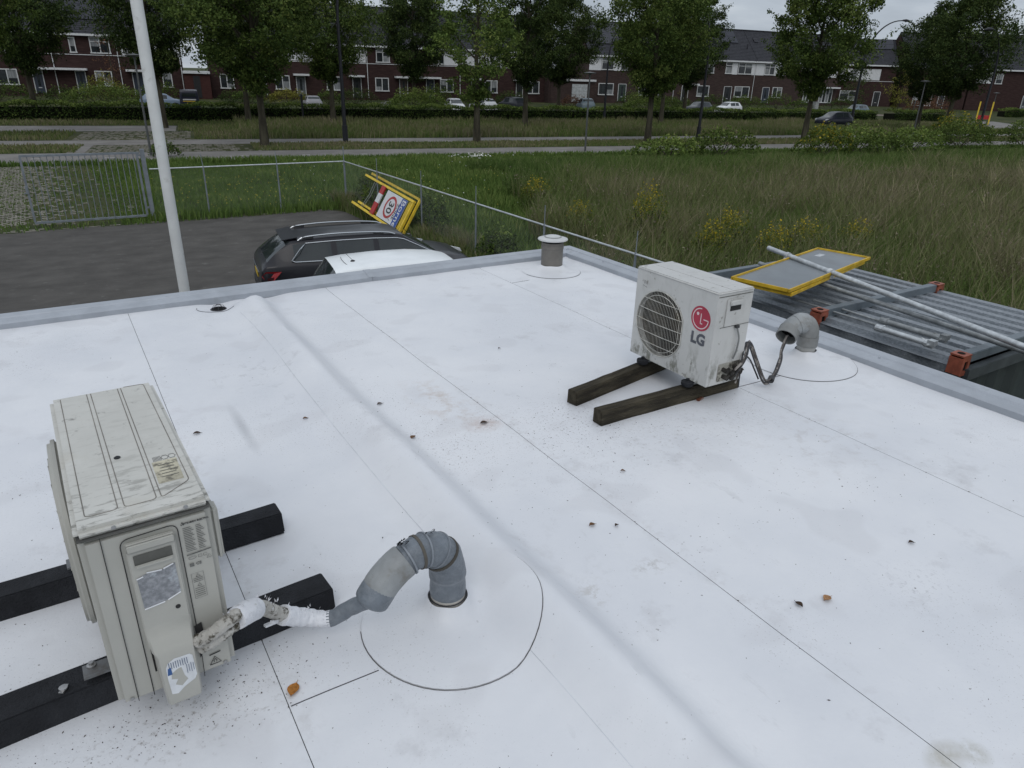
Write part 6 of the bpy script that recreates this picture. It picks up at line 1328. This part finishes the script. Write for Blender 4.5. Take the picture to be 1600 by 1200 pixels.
for i, (x, y, rx, h, lb) in enumerate([(13.6, 14.5, .62, 1.7, 'tallest goldenrod clump with yellow tips, above the cap of the far air conditioner'), (13.5, 12.0, .6, 1.25, 'goldenrod clump just behind the farther air conditioner top, left of the boards'), (14.9, 12.7, .65, 1.35, 'goldenrod clump between the tallest one and the yellow framed boards'),
      (14.8, 11.2, .6, 1.2, 'goldenrod clump directly left of the bright pole end'), (16.6, 11.6, .7, 1.15, 'goldenrod clump behind the left corner of the yellow framed boards'), (12.9, 16.6, .45, 1.1, 'thin goldenrod clump left of the tallest one'), (14.6, 21.4, .6, 1.1, 'yellow green clump alone near the left edge of the meadow'), (18.6, 11.4, .6, 1.0, 'low goldenrod clump behind the far end of the yellow framed boards')]):
    bush(lb, x, y, rx, rx, h, 'golden', 2200, lw=.055, name='goldenrod', grp='goldenrod plants in the meadow', cat='plant')
bush('dark shrub growing against the mesh fence behind the black wagon', 9.3, 15.2, .5, .6, 1.0, 'hedge', 1500, lw=.09)
bush('climbing weeds on the fence at its corner post', 9.4, 23.8, .55, 1.3, 1.5, 'mid', 1900, lw=.09)
bush('dark bramble behind the yellow zone sign', 9.5, 19.6, .5, 1.5, 1.25, 'hedge', 2200, lw=.09)
bush('small dark shrub at the foot of the grey lamp post behind the gate', 5.5, 44.0, .7, .5, .75, 'hedge', 700, lw=.12)
# seed heads and leafy bits over the meadow, so that it is not only stalks
R = np.random.RandomState(77); nP = 430000
P = np.stack([R.uniform(9.5, 72, nP), R.uniform(2, 41, nP), np.zeros(nP)], 1); d = np.hypot(P[:, 0], P[:, 1]); nn = toN(P)
k = (nn < 41.2) & (R.rand(nP) < np.clip(24/d, 0, 1)) & (P[:, 0] > 12.5+(P[:, 1]-16).clip(-8, 30)*.36+vnoise(P[:, 0], P[:, 1], .35, 8)*1.5-(P[:, 1] < 13)*2.5)
P = P[k]; d = d[k]; nn = nn[k]; f = vnoise(P[:, 0], P[:, 1], .55, 9); g = vnoise(P[:, 0], P[:, 1], 1.6, 19); cl = vnoise(P[:, 0], P[:, 1], 3.1, 29); gr = np.clip((nn-24)/7, 0, 1)
P[:, 2] = np.clip(.78+.30*f+.22*g+.22*cl, .25, 1.6)*R.uniform(.35, 1.12, len(P))*np.clip((41.6-nn)/13, .14, 1)
m_seed = foliage_mat('meadow_leaves', [(0, (.06, .10, .025)), (.3, (.10, .16, .042)), (.5, (.135, .15, .07)), (.75, (.20, .165, .13)), (1, (.32, .27, .21))])
T = np.clip(.54+.22*g-.18*f+.1*cl+R.normal(0, .16, len(P))-gr*.36+.15*(P[:, 2]-.7), 0, 1)
me = leaf_mesh('meadow_leaves', P, 1., T, m_seed, up=.1, seed=4)
V = np.empty(len(me.vertices)*3, np.float32); me.vertices.foreach_get('co', V); V = V.reshape(-1, 4, 3); C = V.mean(1, keepdims=True); V = C+(V-C)*((.035+.0013*d)[:, None, None]); me.vertices.foreach_set('co', V.reshape(-1)); me.update()
o = bpy.data.objects.new('seed_heads', me); col.objects.link(o); tag(o, 'brown seed heads and leafy growth over the meadow', 'meadow', kind='stuff')
# ================================================================== LAMPS, SIGNS AND SMALL STREET FURNITURE
m_lampb = mat('lamp_black', (.014, .015, .020), .45, .2); m_lampg = mat('lamp_grey', (.085, .09, .09), .5, .3); m_lglass = mat('lamp_glass', (.35, .37, .38), .3)
def curved_lamp(label, x, y, h, arm, az, r_=.085, head=True, lean=(0, 0)):
    t = thing('street_lamp', label, 'street lamp', (x, y, 0), (lean[0], lean[1], az), 'tall black curved street lamps')
    P = [(0, 0, 0), (0, 0, h*.3), (0, 0, h*.62)]; z0 = h*.62; n = 12
    for i in range(1, n+1):
        a = PI/2*i/n; P.append((arm*(1-math.cos(a)), 0, z0+(h-z0)*math.sin(a)))
    b = MB(); b.tube(P, [r_*1.15, r_, r_*.75]+[r_*(.72-.03*i) for i in range(n)], 10); b.build('post', m_lampb, t, smooth=True)
    b = MB(); b.tube([(0, 0, 0), (0, 0, 1.1)], r_*1.5, 10); b.build('base', m_lampb, t)
    b = MB(); b.tube([(arm-.05, 0, h), (arm+.1, 0, h+.02), (arm+.45, 0, h+.03), (arm+.75, 0, h-.01), (arm+.9, 0, h-.03)], [.05, .10, .15, .12, .03], 10); o = b.build('lamp_head', m_lampb, t, smooth=True)
    b = MB(); b.lathe([(.10, -.12), (.06, -.16), (0, -.16)], (arm+.45, 0, h), 12); b.build('glass', m_lglass, o)
curved_lamp('tall dark lamp post by the cycle path, its top leaving the picture', 17.8, 49.8, 12.0, 1.6, -.1, .125)
curved_lamp('black curved street lamp right of the big green tree, arm pointing left', 45.5, 43.5, 9.9, 1.3, PI-.2, .11)
curved_lamp('black street lamp behind the hedge near the garage, arm pointing right', 53.2, 65.2, 9.7, 1.7, -.2, .11)
curved_lamp('black street lamp arching over the gap right of the full round tree', 85.6, 56.6, 11.6, 3.6, -.55, .15)
curved_lamp('black street lamp standing at the right, its top hidden in a dark tree', 72.6, 35.1, 9.2, 1.4, PI-.3, .11)
def post_lamp(label, x, y, h, r_=.055):
    t = thing('post_lamp', label, 'street lamp', (x, y, 0), 0, 'grey post lamps with flat heads')
    b = MB(); b.tube([(0, 0, 0), (0, 0, h*.5), (0, 0, h)], [r_*1.2, r_, r_*.8], 8); b.build('post', m_lampg, t, smooth=True)
    b = MB(); b.lathe([(.05, -.22), (.09, -.05), (.40, 0), (.42, .03), (.10, .08), (0, .09)], (0, 0, h+.05), 16); b.build('lamp_head', m_lampg, t, smooth=True)
post_lamp('grey lamp post with flat round head just left of the white pole', 4.9, 44.9, 4.95)
post_lamp('grey lamp post with flat round head by the path in the middle', 30.8, 39.5, 4.75)
post_lamp('grey leaning lamp post left of the two dark trees at the right', 65.2, 36.9, 4.9)
post_lamp('pale post lamp beside the yellow barrier frame at the far right', 113.0, 53.6, 3.9)
b = MB(); b.tube([(0, 0, 0), (0, 0, 2.35)], .10, 10); b.lathe([(.12, 2.32), (.10, 2.42), (0, 2.44)], (0, 0, 0), 10); tag(b.build('marker_post', m_lampb, None, (21.3, 70.8, 0)), 'short black post in front of the silver hatchback', 'post')
t = thing('round_sign', 'round traffic sign on a thin pole beside the side road', 'sign', (99.4, 57, 0))
b = MB(); b.tube([(0, 0, 0), (0, 0, 3.3)], .04, 6); b.build('pole', m_lampg, t)
b = MB(); n_ = Vector((-99, -57, 0)).normalized(); u_ = Vector((n_.y, -n_.x, 0)); b.prism([Vector((0, 0, 3.2))+n_*.06+u_*.38*math.cos(a)+Vector((0, 0, .38*math.sin(a))) for a in [i*PI/12 for i in range(24)]], n_*.02); b.build('sign_face', mat('sign_grey_back', (.30, .31, .32), .5), t)
t = thing('barrier_frame', 'yellow upright barrier frame with red middle beside the side road', 'barrier', (107.6, 51.9, 0), math.radians(-60))
for x in (-.75, .75): b = MB(); b.box((x, 0, 1.45), (.16, .10, 2.9)); b.build('post', m_yel2, t)
b = MB(); b.box((0, 0, .95), (1.34, .06, .5)); b.build('panel', m_sr, t)
t = thing('bicycle', 'bicycle parked in front of a house right of the tall black lamp post', 'bicycle', SN(20.4, 88, zg(88)), SA)
for x in (0, 1.05):
    b = MB(); b.tube([(x+.34*math.cos(a), 0, .35+.34*math.sin(a)) for a in [i*PI/10 for i in range(21)]], .025, 5, False); b.build('wheel', m_galo, t)
b = MB(); b.tube([(0, 0, .35), (.35, 0, .8), (.95, 0, .85), (1.05, 0, .35)], .025, 5); b.tube([(.35, 0, .8), (.5, 0, .35), (.95, 0, .85)], .025, 5); b.tube([(0, 0, .35), (.5, 0, .35)], .02, 5); b.build('frame', m_galp, t)
b = MB(); b.tube([(.95, -.25, 1.05), (.93, 0, 1.1), (.95, .25, 1.05)], .025, 5); b.box((.33, 0, .95), (.26, .14, .07)); b.build('handlebar', m_blk, t)
t = thing('bin', 'pale grey wheeled bin in front of the houses behind the round tree', 'bin', SN(91.5, 93, zg(93)), SA)
b = MB(); b.box((0, 0, .5), (.7, .7, 1.0)); b.build('body', mat('bin_grey', (.32, .33, .33), .6), t, bevel=.05); b = MB(); b.box((0, -.02, 1.05), (.74, .76, .10)); b.build('lid', mat('bin_grey', (0, 0, 0)), t, bevel=.03)
